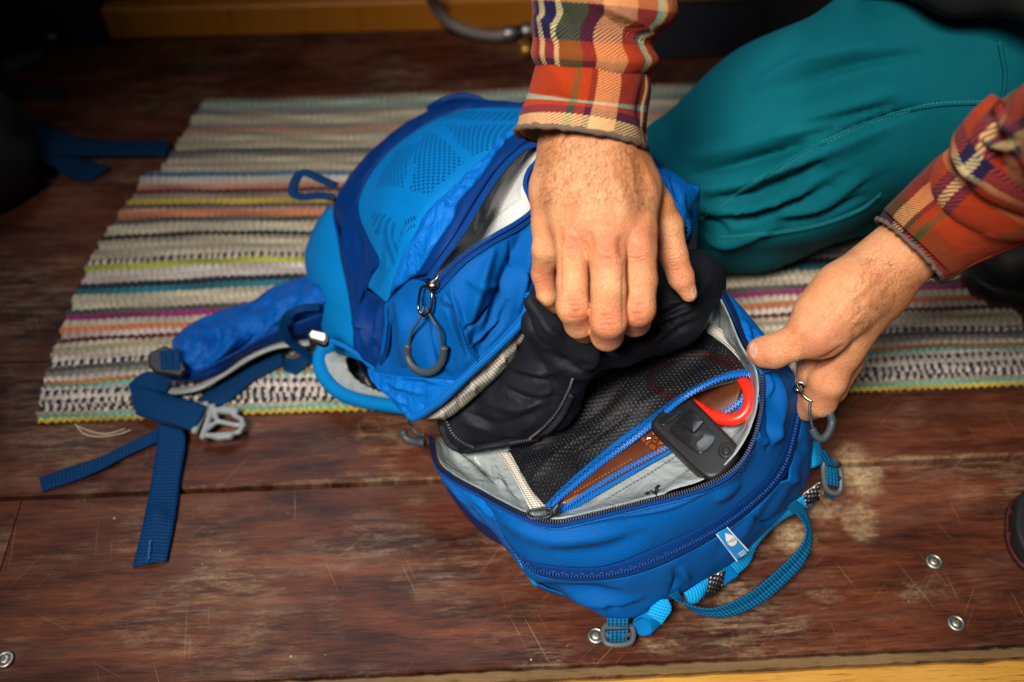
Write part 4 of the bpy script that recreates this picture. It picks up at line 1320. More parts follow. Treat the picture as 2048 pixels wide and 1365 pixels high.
panel('ribbed_strap', [[(1420, 1152, .034), (1394, 1168, .036), (1368, 1186, .036)], [(1412, 1180, .026), (1396, 1204, .024), (1376, 1212, .024)]], m_webl, pack, None, 30, 16, 0.002, 0.004)
panel('strap_tail', [[(1446, 1140, .036), (1456, 1128, .038)], [(1448, 1172, .024), (1478, 1152, .026)]], m_lightb, pack, None, 16, 12, 0.002)
ring = np.array([(1268, 1246, .016), (1268, 1262, .010), (1286, 1272, .007), (1302, 1262, .012), (1298, 1242, .024), (1282, 1236, .024)], float)
rg = cr(ring, 40, closed=True)
rg = np.concatenate([rg, rg[:1]])
panel('strap_fold', [rg, rg + [26, -24, .006]], m_lightb, pack, None, 60, 12, 0.0016)
m_netd = net_mat('dotted_black_mesh', 0.0044, 0.27, (0.006, 0.006, 0.008))
m_white = plain('white_print', (0.78, 0.80, 0.80), 0.5)
for q in ([[(1408, 1160, .034), (1452, 1140, .036)], [(1396, 1206, .022), (1444, 1178, .024)]], [[(1606, 990, .056), (1640, 965, .06)], [(1612, 1012, .045), (1640, 1000, .048)]]):
    panel('strap_mesh_backing', q, m_white, pack, None, 12, 12, 0.001, dz=-0.003)
    panel('strap_mesh', q, m_netd, pack, None, 24, 24, 0.0012, 0.003)
tg = panel('hydration_tag', [[(1431, 1069, .0905), (1454, 1053, .0925)], [(1452, 1097, .072), (1476, 1078, .074)], [(1473, 1124, .052), (1498, 1102, .055)]], plain('sky_blue_label', (0.012, 0.25, 0.62), 0.5, bump=0.2, scale=600, var=0.06), pack, None, 20, 30, 0.0012, 0.001, dz=0.004)
TG = Hit(tg)


def decal(name, poly, hit, mat, parent, off=0.0006, n=None):
    q = np.asarray(poly, float)
    if n:
        q = cr(q, n, closed=True)
    c = q.mean(0)
    V = [hit(x, y, off) for x, y in q]
    if any(v is None for v in V):
        return None
    V.append(hit(c[0], c[1], off * 1.2))
    k = len(V) - 1
    return mesh(name, [tuple(v) for v in V], [(i, (i + 1) % k, k) for i in range(k)], mat, parent, smooth=False)


dp = []
for i in range(24):
    a = 2 * math.pi * i / 24
    dp.append((1462 + 9.5 * math.cos(a), 1082 + 9.5 * math.sin(a)))
dp = [(1449, 1066), (1456, 1068), (1464, 1070.5), (1470, 1075), (1473, 1081), (1472, 1087), (1467, 1091.5), (1461, 1092), (1455, 1088), (1451.5, 1081), (1450, 1073)]
decal('water_drop', dp, TG, m_white, tg)
for q in ([(1432, 1069.5), (1434, 1068), (1474.5, 1121.5), (1472.5, 1123)], [(1452, 1055), (1454, 1053.6), (1497, 1101), (1495, 1102.5)]):
    decal('tag_edge_line', q, TG, m_white, tg)
for k in range(3):
    x, y = 1474 + 2.6 * k, 1108 + 2.6 * k
    decal('tag_fine_line', [(x, y), (x + 13, y - 8.4), (x + 13.8, y - 7.4), (x + .8, y + 1)], TG, m_white, tg)


def text_on(name, body, p0, p1, height_px, hit, mat, parent, off=0.001):
    """lettering laid on a surface from picture point p0 towards p1"""
    cu = bpy.data.curves.new(name, 'FONT')
    cu.body = body
    cu.size = 1.0
    cu.extrude = 0.0
    tmp = bpy.data.objects.new(name, cu)
    me = bpy.data.meshes.new_from_object(tmp)
    bpy.data.objects.remove(tmp)
    co = np.array([v.co for v in me.vertices])
    w_ = co[:, 0].max() - co[:, 0].min()
    p0, p1 = np.array(p0, float), np.array(p1, float)
    d = p1 - p0
    L = np.linalg.norm(d)
    d /= L
    up = np.array([d[1], -d[0]])
    for v in me.vertices:
        q = p0 + d * (v.co.x - co[:, 0].min()) / w_ * L + up * v.co.y / 0.7 * height_px
        h = hit(q[0], q[1], off)
        v.co = h if h is not None else v.co * 0
    return link(name, me, mat, parent)


text_on('tag_lettering', 'H2O', (1455, 1087), (1471, 1079), 6.0, TG, m_navyth, tg)


def ladder(corners, z, webs, lab):
    """ladder-lock buckle: frame with two slots, webbing through it"""
    c = np.array(corners, float)
    p = unp(np.concatenate([c, np.full((4, 1), z) if np.isscalar(z) else np.array(z)[:, None]], 1))
    fr = tube('strap_buckle', cr(np.concatenate([p * 0.96 + p.mean(0) * 0.04]), 32, closed=True), 0.0026, m_dgrey, pack, 8, closed=True)
    tube('buckle_bar', [(p[0] + p[3]) / 2, (p[1] + p[2]) / 2], 0.0026, m_dgrey, fr, 8)
    tube('buckle_bar', [p[0] * .98 + p[3] * .02, p[1] * .98 + p[2] * .02], 0.0032, m_dgrey, fr, 8)
    for wq in webs:
        panel('buckle_webbing', wq, m_webr, pack, None, 14, 14, 0.0016, 0.0015)
    return fr


ladder([(1210, 1252), (1262, 1252), (1262, 1286), (1212, 1288)], .014, [[[(1214, 1236, .024), (1258, 1236, .024)], [(1214, 1254, .018), (1258, 1254, .018)]], [[(1214, 1262, .019), (1258, 1260, .019)], [(1214, 1287, .008), (1256, 1285, .008)]]], '')
ladder([(1648, 922), (1678, 930), (1680, 984), (1652, 978)], [.07, .06, .045, .05], [[[(1640, 905, .085), (1652, 900, .085)], [(1650, 930, .07), (1674, 936, .065)]], [[(1652, 932, .072), (1676, 938, .066)], [(1654, 970, .056), (1678, 976, .052)]], [[(1650, 980, .045), (1672, 986, .045)], [(1648, 990, .03), (1666, 1002, .028)]]], '')
panel('load_strap', [[(1600, 880, .10), (1622, 880, .098), (1640, 884, .085)], [(1612, 940, .08), (1632, 935, .078), (1650, 925, .068)]], m_webl, pack, None, 24, 14, 0.002, 0.002)

# --- hip belt on the left
hb = panel('hip_belt', [[(343, 682, .016), (378, 650, .02), (440, 622, .024), (505, 602, .03), (545, 575, .035), (630, 545, .05)], [(345, 700, .028), (395, 672, .036), (460, 642, .040), (520, 618, .046), (560, 594, .058), (640, 572, .08)],
                        [(352, 726, .036), (410, 708, .046), (490, 668, .052), (566, 632, .064), (648, 600, .085)], [(372, 745, .030), (430, 734, .038), (500, 692, .045), (570, 652, .055), (650, 630, .065)]], m_ripd, pack, None, 70, 36, 0.003,
           folds=[([(360, 700), (400, 690), (430, 660)], 8, 0.006), ([(390, 720), (430, 690), (440, 650)], 7, -0.006), ([(450, 690), (480, 640), (520, 610)], 9, 0.007), ([(500, 680), (530, 640)], 7, -0.007), ([(545, 650), (580, 610)], 9, 0.006), ([(400, 660), (460, 625)], 7, -0.006), ([(360, 715), (410, 660), (470, 615)], 6, 0.007), ([(420, 730), (500, 660)], 5, 0.007), ([(440, 735), (520, 670)], 5, -0.007), ([(470, 640), (560, 575)], 7, -0.006), ([(520, 640), (600, 590)], 6, 0.006)], rip=(0.0025, 140, 21))
panel('hip_belt_lower', [[(350, 738, .034), (400, 738, .042), (470, 705, .05), (540, 664, .056), (650, 625, .07)], [(338, 762, .022), (410, 758, .03), (490, 715, .034), (560, 684, .038), (650, 655, .05)]], m_dark, pack, None, 60, 16, 0.003, 0.004, folds=[([(400, 748), (480, 712), (560, 672)], 6, -0.003)])
skirt('hip_belt_underside', [(343, 682, .016), (378, 650, .02), (440, 622, .024), (505, 602, .03), (545, 575, .035), (630, 545, .05)], None, m_dark, P(470, 700, 0), bulge=0.002, foot=0.008)
skirt('hip_belt_underside', [(338, 762, .022), (410, 758, .03), (490, 715, .034), (560, 684, .038), (650, 655, .05)], None, m_dark, P(470, 640, 0), bulge=0.002, foot=0.008)
tube('hip_belt_piping', unp(np.array([(334, 778, .016), (350, 783, .018), (395, 776, .022), (440, 752, .026), (500, 714, .032), (555, 692, .036), (620, 686, .036)])), 0.0044, m_greyp, pack, 10, n=60, flat=0.5)
panel('belt_webbing', [[(392, 800, .010), (430, 775, .012), (490, 738, .014), (563, 700, .016)], [(440, 814, .006), (470, 795, .008), (508, 762, .010), (568, 730, .012)]], m_web, pack, None, 50, 8, 0.0018, 0.001)
# webbing folded over at the left, running to the buckle
panel('belt_webbing', [[(348, 752, .030), (310, 744, .028), (285, 746, .024), (257, 768, .016)], [(330, 786, .022), (300, 782, .02), (280, 778, .018), (258, 775, .014)]], m_web, pack, None, 40, 8, 0.0018)
panel('belt_webbing', [[(257, 770, .018), (300, 778, .022), (345, 790, .024), (412, 812, .022)], [(272, 830, .010), (300, 840, .013), (340, 850, .016), (390, 864, .016)]], m_web, pack, None, 50, 10, 0.0018, 0.002)
panel('belt_webbing', [[(315, 846, .012), (312, 900, .008), (299, 980, .006), (283, 1060, .005), (265, 1134, .004)], [(366, 858, .012), (371, 884, .010), (362, 950, .006), (350, 1040, .005), (334, 1122, .004)]], m_web, pack, None, 80, 10, 0.0018, 0.0015,
      folds=[([(290, 1030), (340, 1036)], 20, 0.004), ([(268, 1118), (332, 1108)], 3, 0.001)])
stitches('bartack', [tuple(P(302 - (k % 2) * 4 - k * .3, 1082 + 3.4 * k, .0085)) for k in range(12)], plain('blue_thread', (0.02, 0.15, 0.5), 0.7), pack, 0.002)
panel('belt_webbing', [[(318, 856, .008), (250, 890, .008), (200, 914, .009), (140, 934, .007), (78, 956, .004)], [(316, 884, .006), (252, 914, .005), (205, 940, .006), (142, 965, .005), (85, 983, .003)]], m_web, pack, None, 60, 8, 0.0018, 0.001)
# black triglide
tgl = plate('triglide', [(298, 704), (330, 690), (352, 700), (372, 738), (360, 750), (310, 744), (296, 730)], .052, 0.006, m_blackm, pack, 0.002)
for k in range(3):
    plate('triglide_slot_webbing', [(318 + 14 * k, 702 - 2 * k), (330 + 14 * k, 700 - 2 * k), (336 + 12 * k, 738), (322 + 12 * k, 738)], .0535, 0.003, m_web, tgl, 0.001)
# grey side-release buckle, male half
bz = .014
bp = lambda x, y, z=bz: unp((x, y, z))


def buckle_sdf(p):
    d = sd_cone(p, bp(412, 810), bp(390, 862), .0040, .0040)
    d = smin(d, sd_cone(p, bp(426, 814), bp(406, 874), .0036, .0036), .002)
    for a, b, r1, r2 in (((427, 817), (435, 843), .0030, .0026), ((435, 843), (407, 866), .0026, .0030), ((435, 843), (472, 851), .0028, .0028), ((467, 831), (483, 839), .0026, .0028), ((483, 839), (487, 851), .0028, .0028), ((487, 851), (479, 864), .0028, .0028), ((479, 864), (467, 868), .0028, .0026),
                         ((430, 820), (446, 821), .0026, .0040), ((446, 821), (470, 824), .0046, .0046), ((414, 871), (438, 874), .0026, .0042), ((438, 874), (460, 872), .0046, .0044), ((472, 851), (486, 851), .0028, .0028)):
        d = smin(d, sd_cone(p, bp(*a), bp(*b), r1, r2), .0010)
    return np.maximum(d, np.abs(p[..., 2] - bz) - .0036)


a_, b_ = bp(378, 882), bp(492, 802)
V, F = nets(buckle_sdf, np.minimum(a_, b_) - .008, np.maximum(a_, b_) + .008, .0011)
V[:, 2] = np.maximum(V[:, 2], .004)
mesh('side_release_buckle', relax(V, F, 1), F, m_greyp, pack)
# dark webbing loop by the pack's foot
panel('compression_strap', [[(640, 606, .085), (600, 610, .09), (570, 626, .085), (558, 650, .075), (566, 678, .06), (590, 700, .045), (640, 740, .02)], [(640, 622, .08), (606, 624, .086), (584, 634, .08), (576, 652, .07), (584, 676, .055), (604, 692, .04), (650, 730, .018)]], m_web, pack, None, 70, 8, 0.0018)
panel('shoulder_webbing', [[(560, 712, .012), (586, 718, .014), (612, 708, .02)], [(566, 740, .010), (590, 748, .010), (618, 730, .014)]], m_web, pack, None, 20, 8, 0.0018)
own()

# --- fleece lining of the front pocket, floor of the main compartment
m_fleece = M('white_fleece', 0.95, (0.62, 0.60, 0.57), 0.2)
_o = m_fleece.uv(1, 1, 0, 'OBJ')
_x = m_fleece.xyz(m_fleece.uv(1, 1, 0.3))
_r = m_fleece.math('SINE', m_fleece.math('MULTIPLY', _x[0], 2 * math.pi / 0.004))
_f = m_fleece.noise(_o, 500, 4, 0.7)
m_fleece = m_fleece.out(m_fleece.mix(m_fleece.noise(_o, 40, 3), (0.46, 0.46, 0.45), (0.60, 0.60, 0.58)), None, m_fleece.bump(m_fleece.math('ADD', m_fleece.math('MULTIPLY', _r, 0.25), _f), 0.5, 0.0014), Sheen_Weight=0.3)
FU = Field([(x, y, z - d) for (x, y, z), d in (((1088, 290, .272), .006), ((1047, 310, .268), .010), ((1005, 350, .266), .012), ((963, 410, .262), .012), ((922, 480, .255), .012), ((880, 535, .247), .008), ((1072, 325, .27), .006), ((1050, 369, .268), .008), ((1062, 410, .265), .003), ((1033, 440, .263), .006),
                                               ((977, 474, .258), .012), ((922, 510, .252), .012), ((960, 470, .258), .030), ((1000, 430, .262), .016), ((990, 440, .262), .024), ((1030, 370, .266), .010))], 1e-5)
panel('pocket_lining', [[(1098, 284), (1086, 284), (1044, 297), (1001, 339), (958, 401), (917, 470), (876, 528), (860, 556)], [(1096, 292), (1066, 300), (1032, 345), (1000, 390), (962, 440), (925, 490), (884, 540), (864, 564)], [(1096, 298), (1088, 306), (1074, 327), (1061, 343), (1053, 369), (1064, 398), (1068, 423), (1034, 450), (978, 482), (923, 518), (884, 556), (868, 574)]], m_fleece, pack, FU, 90, 40, 0.002,
      folds=[([(1080, 300), (1040, 318), (1020, 345), (975, 420), (945, 470)], 8, 0.007), ([(1070, 318), (1035, 345), (985, 430), (955, 480)], 4, -0.005), ([(1050, 372), (1045, 400)], 8, 0.004), ([(1062, 395), (1020, 425), (975, 462)], 6, 0.004)])
panel('pocket_lining', [[(1290, 350, .246), (1330, 400, .244), (1362, 436, .24), (1372, 456, .234)], [(1300, 400, .236), (1330, 430, .234), (1352, 458, .23), (1362, 474, .224)]], m_fleece, pack, None, 30, 14, 0.002, 0.004, folds=[([(1352, 445), (1362, 440)], 4, -0.005)])
panel('back_panel', [[(930, 835, .06), (1000, 830, .08), (1100, 745, .10), (1230, 675, .11), (1340, 600, .12), (1400, 590, .13)], [(900, 760, .03), (990, 740, .03), (1100, 650, .04), (1230, 600, .05), (1330, 560, .06), (1390, 545, .08)], [(880, 600, .02), (980, 560, .02), (1090, 500, .02), (1210, 460, .03), (1310, 430, .05), (1370, 420, .08)]], m_lin, pack, None, 40, 30, 0.003)
own()

# ================================================================== what is in the pack
def cone_px(a, b):
    """(px, py, z, radius px) pairs -> points and radii in metres"""
    return unp(a[:3]), unp(b[:3]), a[3] * mpp(*a[:3]), b[3] * mpp(*b[:3])


m_puff = M('black_puffy_nylon', 0.62, (0.007, 0.008, 0.014), 0.22)
_o = m_puff.uv(1, 1, 0, 'OBJ')
m_puff = m_puff.out(m_puff.mix(m_puff.noise(_o, 30, 4), (0.003, 0.0034, 0.006), (0.008, 0.009, 0.015)), m_puff.math('MULTIPLY_ADD', m_puff.noise(_o, 80, 3), 0.25, 0.52),
                    m_puff.bump(m_puff.noise(_o, 900, 2), 0.15, 0.0005, m_puff.bump(m_puff.noise(_o, 70, 4, 0.55, 1.6), 0.2, 0.006)))
JK = [((945, 832, .100, 62), (1070, 785, .135, 86)), ((1070, 785, .135, 86), (1130, 700, .185, 76)), ((1110, 690, .185, 66), (1230, 668, .200, 62)), ((1230, 668, .200, 62), (1325, 620, .205, 80)), ((1325, 620, .205, 80), (1382, 568, .210, 66)),
      ((1160, 580, .21, 80), (1290, 550, .21, 80)), ((1062, 606, .272, 14), (1100, 655, .262, 22)), ((1100, 655, .262, 22), (1172, 712, .232, 26)), ((1080, 650, .225, 40), (1160, 720, .20, 40)), ((900, 842, .10, 22), (920, 870, .095, 26))]
JK = [cone_px(*q) for q in JK]


def jacket_sdf(p):
    d = None
    for a, b, r1, r2 in JK:
        e = sd_cone(p, a, b, r1, r2)
        d = e if d is None else smin(d, e, 0.012)
    return d


lo = np.min([np.minimum(q[0], q[1]) - max(q[2:]) for q in JK], 0) - .01
hi = np.max([np.maximum(q[0], q[1]) + max(q[2:]) for q in JK], 0) + .01
V, F = nets(jacket_sdf, lo, hi, 0.0024)
N = vnormals(V, F)
xy = proj(V)
JF = [([(1000, 770), (1060, 800), (1110, 790)], 5, -0.005), ([(1190, 705), (1230, 712), (1300, 700)], 5, 0.004), ([(1280, 690), (1330, 680), (1390, 645)], 4, -0.004), ([(1345, 640), (1385, 625), (1420, 590)], 4, -0.004), ([(1080, 720), (1110, 770), (1100, 820)], 5, -0.004), ([(1060, 600), (1100, 660), (1160, 700)], 9, 0.004), ([(1080, 700), (1140, 730), (1200, 735)], 7, -0.006), ([(1000, 720), (1060, 745), (1130, 740)], 10, 0.007), ([(1020, 745), (1100, 760)], 6, -0.006), ([(920, 820), (1000, 850), (1090, 815)], 6, -0.004), ([(930, 845), (1010, 872), (1080, 840)], 6, 0.004),
      ([(960, 800), (1040, 820), (1120, 770)], 7, 0.004), ([(1230, 700), (1290, 690), (1350, 660)], 8, 0.006), ([(1240, 680), (1300, 668), (1370, 625)], 6, -0.006), ([(1290, 655), (1335, 640), (1400, 610)], 5, 0.005), ([(1300, 640), (1350, 620), (1410, 575)], 5, -0.005), ([(1320, 628), (1340, 650), (1330, 680)], 5, -0.004),
      ([(1330, 605), (1380, 600), (1425, 560)], 6, 0.004), ([(1350, 560), (1400, 545), (1440, 560)], 8, 0.003), ([(1160, 720), (1185, 735), (1240, 725)], 5, -0.005), ([(1090, 640), (1150, 690)], 5, -0.003), ([(1340, 668), (1400, 640), (1430, 600)], 5, -0.004)]
face = np.clip((N * (np.array([0, 0, CAM_H]) - V)).sum(1) / np.linalg.norm(np.array([0, 0, CAM_H]) - V, axis=1), 0, 1)
V = V + N * (folds_at(xy, JF) * face + ripple(V[:, 0] + V[:, 2], V[:, 1] - V[:, 2], 0.0012, 90, 4))[:, None]
jacket = thing('puffy_jacket', 'black puffy jacket stuffed into the open backpack under the hand', 'jacket', loc=tuple(P(1150, 760, .1)))
jb = mesh('jacket_body', relax(V, F, 1), F, m_puff, jacket)
jb.matrix_parent_inverse = Matrix.Translation(-jacket.location)
JH = Hit(jb)
jz = JH.line([(893, 840), (910, 872), (942, 892), (981, 900), (1016, 898), (1066, 870), (1108, 830), (1134, 784), (1146, 756)], 70, 0.001)
o = teeth('zipper_teeth', jz, plain('grey_zip_teeth', (0.075, 0.075, 0.08), 0.4), jacket, 0.0026, (0.0012, 0.0022, 0.0014), zig=False)
o.matrix_parent_inverse = Matrix.Translation(-jacket.location)
o = tube('zipper_tape', JH.line([(884, 850), (900, 888), (938, 906), (985, 912), (1022, 908), (1074, 880), (1116, 838), (1142, 788)], 60, -0.002), 0.0058, m_puff, jacket, 10, flat=0.45)
o.matrix_parent_inverse = Matrix.Translation(-jacket.location)

# leather case lying in the mesh pocket
m_lea = M('brown_leather', 0.45, (0.12, 0.03, 0.010), 0.25)
_o = m_lea.uv(1, 1, 0, 'OBJ')
m_lea = m_lea.out(m_lea.mix(m_lea.noise(_o, 35, 5), (0.045, 0.009, 0.004), (0.13, 0.034, 0.010)), None, m_lea.bump(m_lea.noise(_o, 300, 4), 0.25, 0.001))
m_croc = M('embossed_leather', 0.25, (0.22, 0.06, 0.015), 0.5)
_v = m_croc.node('ShaderNodeTexVoronoi', {'Vector': m_croc.uv(1, 1, 0, 'OBJ'), 'Scale': 130.0}, feature='DISTANCE_TO_EDGE').outputs[0]
m_croc = m_croc.out(m_croc.mix(m_croc.ramp(_v, [(0.02, 0.0), (0.12, 1.0)]), (0.08, 0.018, 0.007), (0.20, 0.052, 0.013)), None, m_croc.bump(m_croc.ramp(_v, [(0.0, 0.0), (0.2, 1.0)]), 0.7, 0.002))
case = thing('leather_case', 'slim brown leather case lying inside the mesh pocket', 'case', loc=tuple(P(1300, 880, .11)))
CI = Matrix.Translation(-case.location)
q = [(1122, 1006), (1134, 1001), (1200, 963), (1262, 928), (1330, 890), (1400, 850), (1476, 806), (1492, 780), (1482, 752), (1440, 760), (1360, 800), (1280, 862), (1200, 915), (1150, 962)]
zcase = lambda a: I(np.asarray(a)) + .0062
o1 = panel('case_body', [zi([(1122, 1012), (1200, 969), (1262, 934), (1330, 896), (1400, 856), (1476, 812)], .0035), zi([(1126, 1000), (1200, 945), (1262, 905), (1330, 862), (1400, 820), (1480, 785)], .0060), zi([(1140, 975), (1200, 915), (1262, 870), (1330, 825), (1400, 785), (1484, 760)], .0045)], m_lea, case, None, 60, 14, 0.004)
o2 = plate('keeper_strap', [(1272, 868), (1300, 850), (1322, 866), (1338, 886), (1310, 905), (1292, 890)], lambda a: zcase(a) + .0025, 0.003, m_croc, case, 0.001)
o3 = stitches('seam_stitching', [tuple(P(x, y, float(zcase(np.array([x, y]))) + .0006)) for x, y in ((1150, 985), (1210, 950), (1262, 920))], plain('tan_thread', (0.4, 0.16, 0.05), 0.7), case, 0.003, size=(0.002, 0.0006, 0.0006))
o4 = plate('case_corner', [(1124, 1005), (1150, 990), (1172, 984), (1160, 996), (1134, 1008)], lambda a: zcase(a) + .0012, 0.002, plain('brass_edge', (0.42, 0.20, 0.05), 0.3, metal=0.6), case, 0.0006)
o5 = plate('edge_fold', [(1180, 979), (1262, 933), (1330, 896), (1400, 856), (1474, 812), (1474, 818), (1400, 863), (1330, 902), (1262, 939), (1184, 984)], lambda a: zcase(a) + .0014, 0.002, m_lea, case, 0.0008)
for o in (o1, o2, o3, o4, o5):
    o.matrix_parent_inverse = CI

# car key
key = thing('car_key', 'black flip car key with glossy buttons sticking out of the mesh pocket', 'key', loc=tuple(P(1400, 880, .12)))
ko = [(1302, 840), (1330, 813), (1352, 790), (1374, 786), (1394, 804), (1434, 844), (1470, 882), (1479, 898), (1470, 920), (1446, 945), (1424, 955), (1404, 948), (1370, 918), (1328, 876), (1305, 852)]
kz = np.linalg.lstsq(np.array([(x, y, 1) for x, y in ko]), np.array([float(I(np.array(p))) + .016 for p in ko]), rcond=None)[0]
kc0 = np.array([1400.0, 880.0])
kb = float(kc0 @ kz[:2] + kz[2]) + .009
zk = lambda a: kb + (np.asarray(a) - kc0) @ kz[:2] * .55
m_keyb = plain('satin_black_plastic', (0.011, 0.011, 0.012), 0.46, bump=0.12, scale=900)
m_gloss = M('glossy_black_plastic', 0.10, (0.012, 0.013, 0.015), 0.6)
_o = m_gloss.uv(1, 1, 0, 'OBJ')
m_gloss = m_gloss.out(m_gloss.mix(m_gloss.ramp(m_gloss.noise(_o, 260, 5, 0.7), [(0.52, 0.0), (0.62, 1.0)]), (0.010, 0.011, 0.013), (0.016, 0.017, 0.018)), m_gloss.math('MULTIPLY_ADD', m_gloss.noise(_o, 150, 4), 0.14, 0.12), m_gloss.bump(m_gloss.noise(_o, 60, 1), 0.10, 0.002))
kp = [plate('key_body', ko, zk, 0.0125, m_keyb, key, 0.0042, 5, closed_n=60)]
z6 = lambda pts: [(1277 + x / 5.25, 717 + y / 5.25) for x, y in pts]
kp.append(plate('panel_groove', z6([(322, 745), (430, 600), (500, 535), (555, 524), (640, 590), (740, 700), (815, 800), (806, 880), (740, 960), (672, 1004), (618, 998), (520, 940), (360, 810), (326, 780)]), lambda a: zk(a) + .0003, 0.002, m_blackm, key, 0.0, closed_n=50))
kp.append(plate('button_panel', z6([(336, 748), (440, 610), (505, 548), (552, 536), (630, 600), (730, 708), (802, 804), (794, 876), (732, 950), (668, 992), (622, 988), (526, 930), (370, 806), (338, 780)]), lambda a: zk(a) + .0011, 0.003, m_gloss, key, 0.0006, closed_n=50))
kp.append(plate('key_button', z6([(440, 648), (545, 548), (570, 550), (684, 648), (684, 672), (590, 778), (566, 782), (440, 666)]), lambda a: zk(a) + .0026, 0.003, m_gloss, key, 0.0009, closed_n=40))
kp.append(plate('key_button', z6([(540, 880), (660, 790), (680, 810), (640, 850), (560, 905)]), lambda a: zk(a) + .0020, 0.002, m_blackm, key, 0.0004, closed_n=30))
kp.append(plate('key_button', z6([(212, 640), (330, 560), (470, 455), (494, 470), (480, 540), (350, 650), (268, 700), (236, 684)]), lambda a: zk(a) + .0014, 0.003, m_gloss, key, 0.0008, closed_n=40))
kx, ky = 1452, 900
kc = lambda r, n=28: [(kx + r * math.cos(2 * math.pi * i / n), ky + r * 0.95 * math.sin(2 * math.pi * i / n)) for i in range(n)]
kp.append(plate('release_collar', kc(16.5), lambda a: zk(a) + .0016, 0.004, m_blackm, key, 0.0008))
kp.append(plate('release_collar', kc(12.5), lambda a: zk(a) + .0020, 0.002, m_keyb, key, 0.0004))
kp.append(plate('release_button', kc(8.6), lambda a: zk(a) + .0042, 0.004, m_keyb, key, 0.0016))
for o in kp:
    o.matrix_parent_inverse = Matrix.Translation(-key.location)

# red ring-shaped clip
m_red = M('red_enamel', 0.30, (0.80, 0.022, 0.010), 0.5)
_o = m_red.uv(1, 1, 0, 'OBJ')
m_red = m_red.out(m_red.mix(m_red.noise(_o, 60, 3), (0.70, 0.016, 0.008), (0.86, 0.030, 0.012)), m_red.math('MULTIPLY_ADD', m_red.noise(_o, 200, 3), 0.2, 0.22))
rp = [(1330, 712, .005), (1300, 760, .006), (1330, 790, .007), (1372, 796, .010), (1392, 812, .0115), (1430, 834, .0115), (1466, 840, .0115), (1490, 826, .0115), (1499, 796, .0115), (1488, 764, .0085), (1462, 730, .0050), (1420, 712, .005), (1370, 700, .005)]
rw = unp(np.array([(x, y, float(I(np.array([x, y]))) + d) for x, y, d in rp]))
rr = np.interp(np.linspace(0, 1, 90), [0, .2, .3, .42, .55, .65, .8, 1], [.0038, .0038, .0042, .0060, .0052, .0052, .0046, .0038])
clip = thing('red_carabiner', 'glossy red carabiner poking out of the mesh pocket beside the key', 'carabiner', loc=tuple(P(1440, 800, .14)))
cb = tube('carabiner_body', cr(rw, 90, closed=True), rr, m_red, clip, 16, closed=True, up=(0.0, -0.45, 0.9))
tx = text_on('carabiner_lettering', 'YOUR', (1408, 816), (1424, 824), 5.0, Hit(cb), plain('dark_red_print', (0.30, 0.006, 0.004), 0.4), clip, 0.0004)
for o in (cb, tx):
    o.matrix_parent_inverse = Matrix.Translation(-clip.location)


# ================================================================== the person
person = thing('person', 'kneeling person in plaid shirt and teal trousers, both hands at the backpack', 'person', loc=tuple(P(1650, 330, 0)))
PI_ = Matrix.Translation(-person.location)


def mine(o):
    o.matrix_parent_inverse = PI_
    return o


def skin_mat():
    m = M('skin', 0.45, (0.6, 0.33, 0.2), 0.45)
    ob = m.uv(1, 1, 0, 'OBJ')
    tone = m.node('ShaderNodeVertexColor', layer_name='tone').outputs[0]
    n1 = m.noise(ob, 45, 5, 0.6)
    n2 = m.noise(ob, 220, 4, 0.65)
    c = m.mix(m.math('MULTIPLY', m.ramp(n1, [(0.38, 0.0), (0.66, 1.0)]), 0.6), tone, m.mix(1.0, tone, (0.80, 0.54, 0.42), 'MULTIPLY'))
    c = m.mix(m.math('MULTIPLY', m.ramp(n2, [(0.52, 0.0), (0.72, 1.0)]), 0.32), c, m.mix(1.0, tone, (0.66, 0.44, 0.32), 'MULTIPLY'))
    vo = m.node('ShaderNodeTexVoronoi', {'Vector': ob, 'Scale': 620.0}, feature='DISTANCE_TO_EDGE').outputs[0]
    hh = m.math('ADD', m.math('MULTIPLY', m.ramp(vo, [(0.0, 0.0), (0.15, 1.0)]), 0.35), n2)
    cre = m.node('ShaderNodeAttribute', attribute_name='crease').outputs['Fac']
    v2 = m.node('ShaderNodeTexVoronoi', {'Vector': ob, 'Scale': 260.0}, feature='DISTANCE_TO_EDGE').outputs[0]
    hh = m.math('ADD', hh, m.math('MULTIPLY', m.ramp(v2, [(0.0, 0.0), (0.10, 1.0)]), 0.5))
    nb = m.bump(hh, 0.5, 0.0013)
    m.b.inputs['Subsurface Weight'].default_value = 0.06
    m.b.inputs['Subsurface Radius'].default_value = (0.004, 0.0015, 0.0007)
    m.b.inputs['Subsurface Scale'].default_value = 1.0
    c = m.mix(m.math('MULTIPLY', cre, 0.55, clamp=True), c, m.mix(1.0, tone, (0.50, 0.25, 0.16), 'MULTIPLY'))
    return m.out(c, m.math('MULTIPLY_ADD', n2, 0.25, 0.32), nb)


m_skin = skin_mat()
m_nail = plain('finger_nail', (0.60, 0.33, 0.24), 0.3)
BASE = np.array((0.70, 0.335, 0.160))
REDD = np.array((0.66, 0.205, 0.115))
TANN = np.array((0.54, 0.205, 0.070))


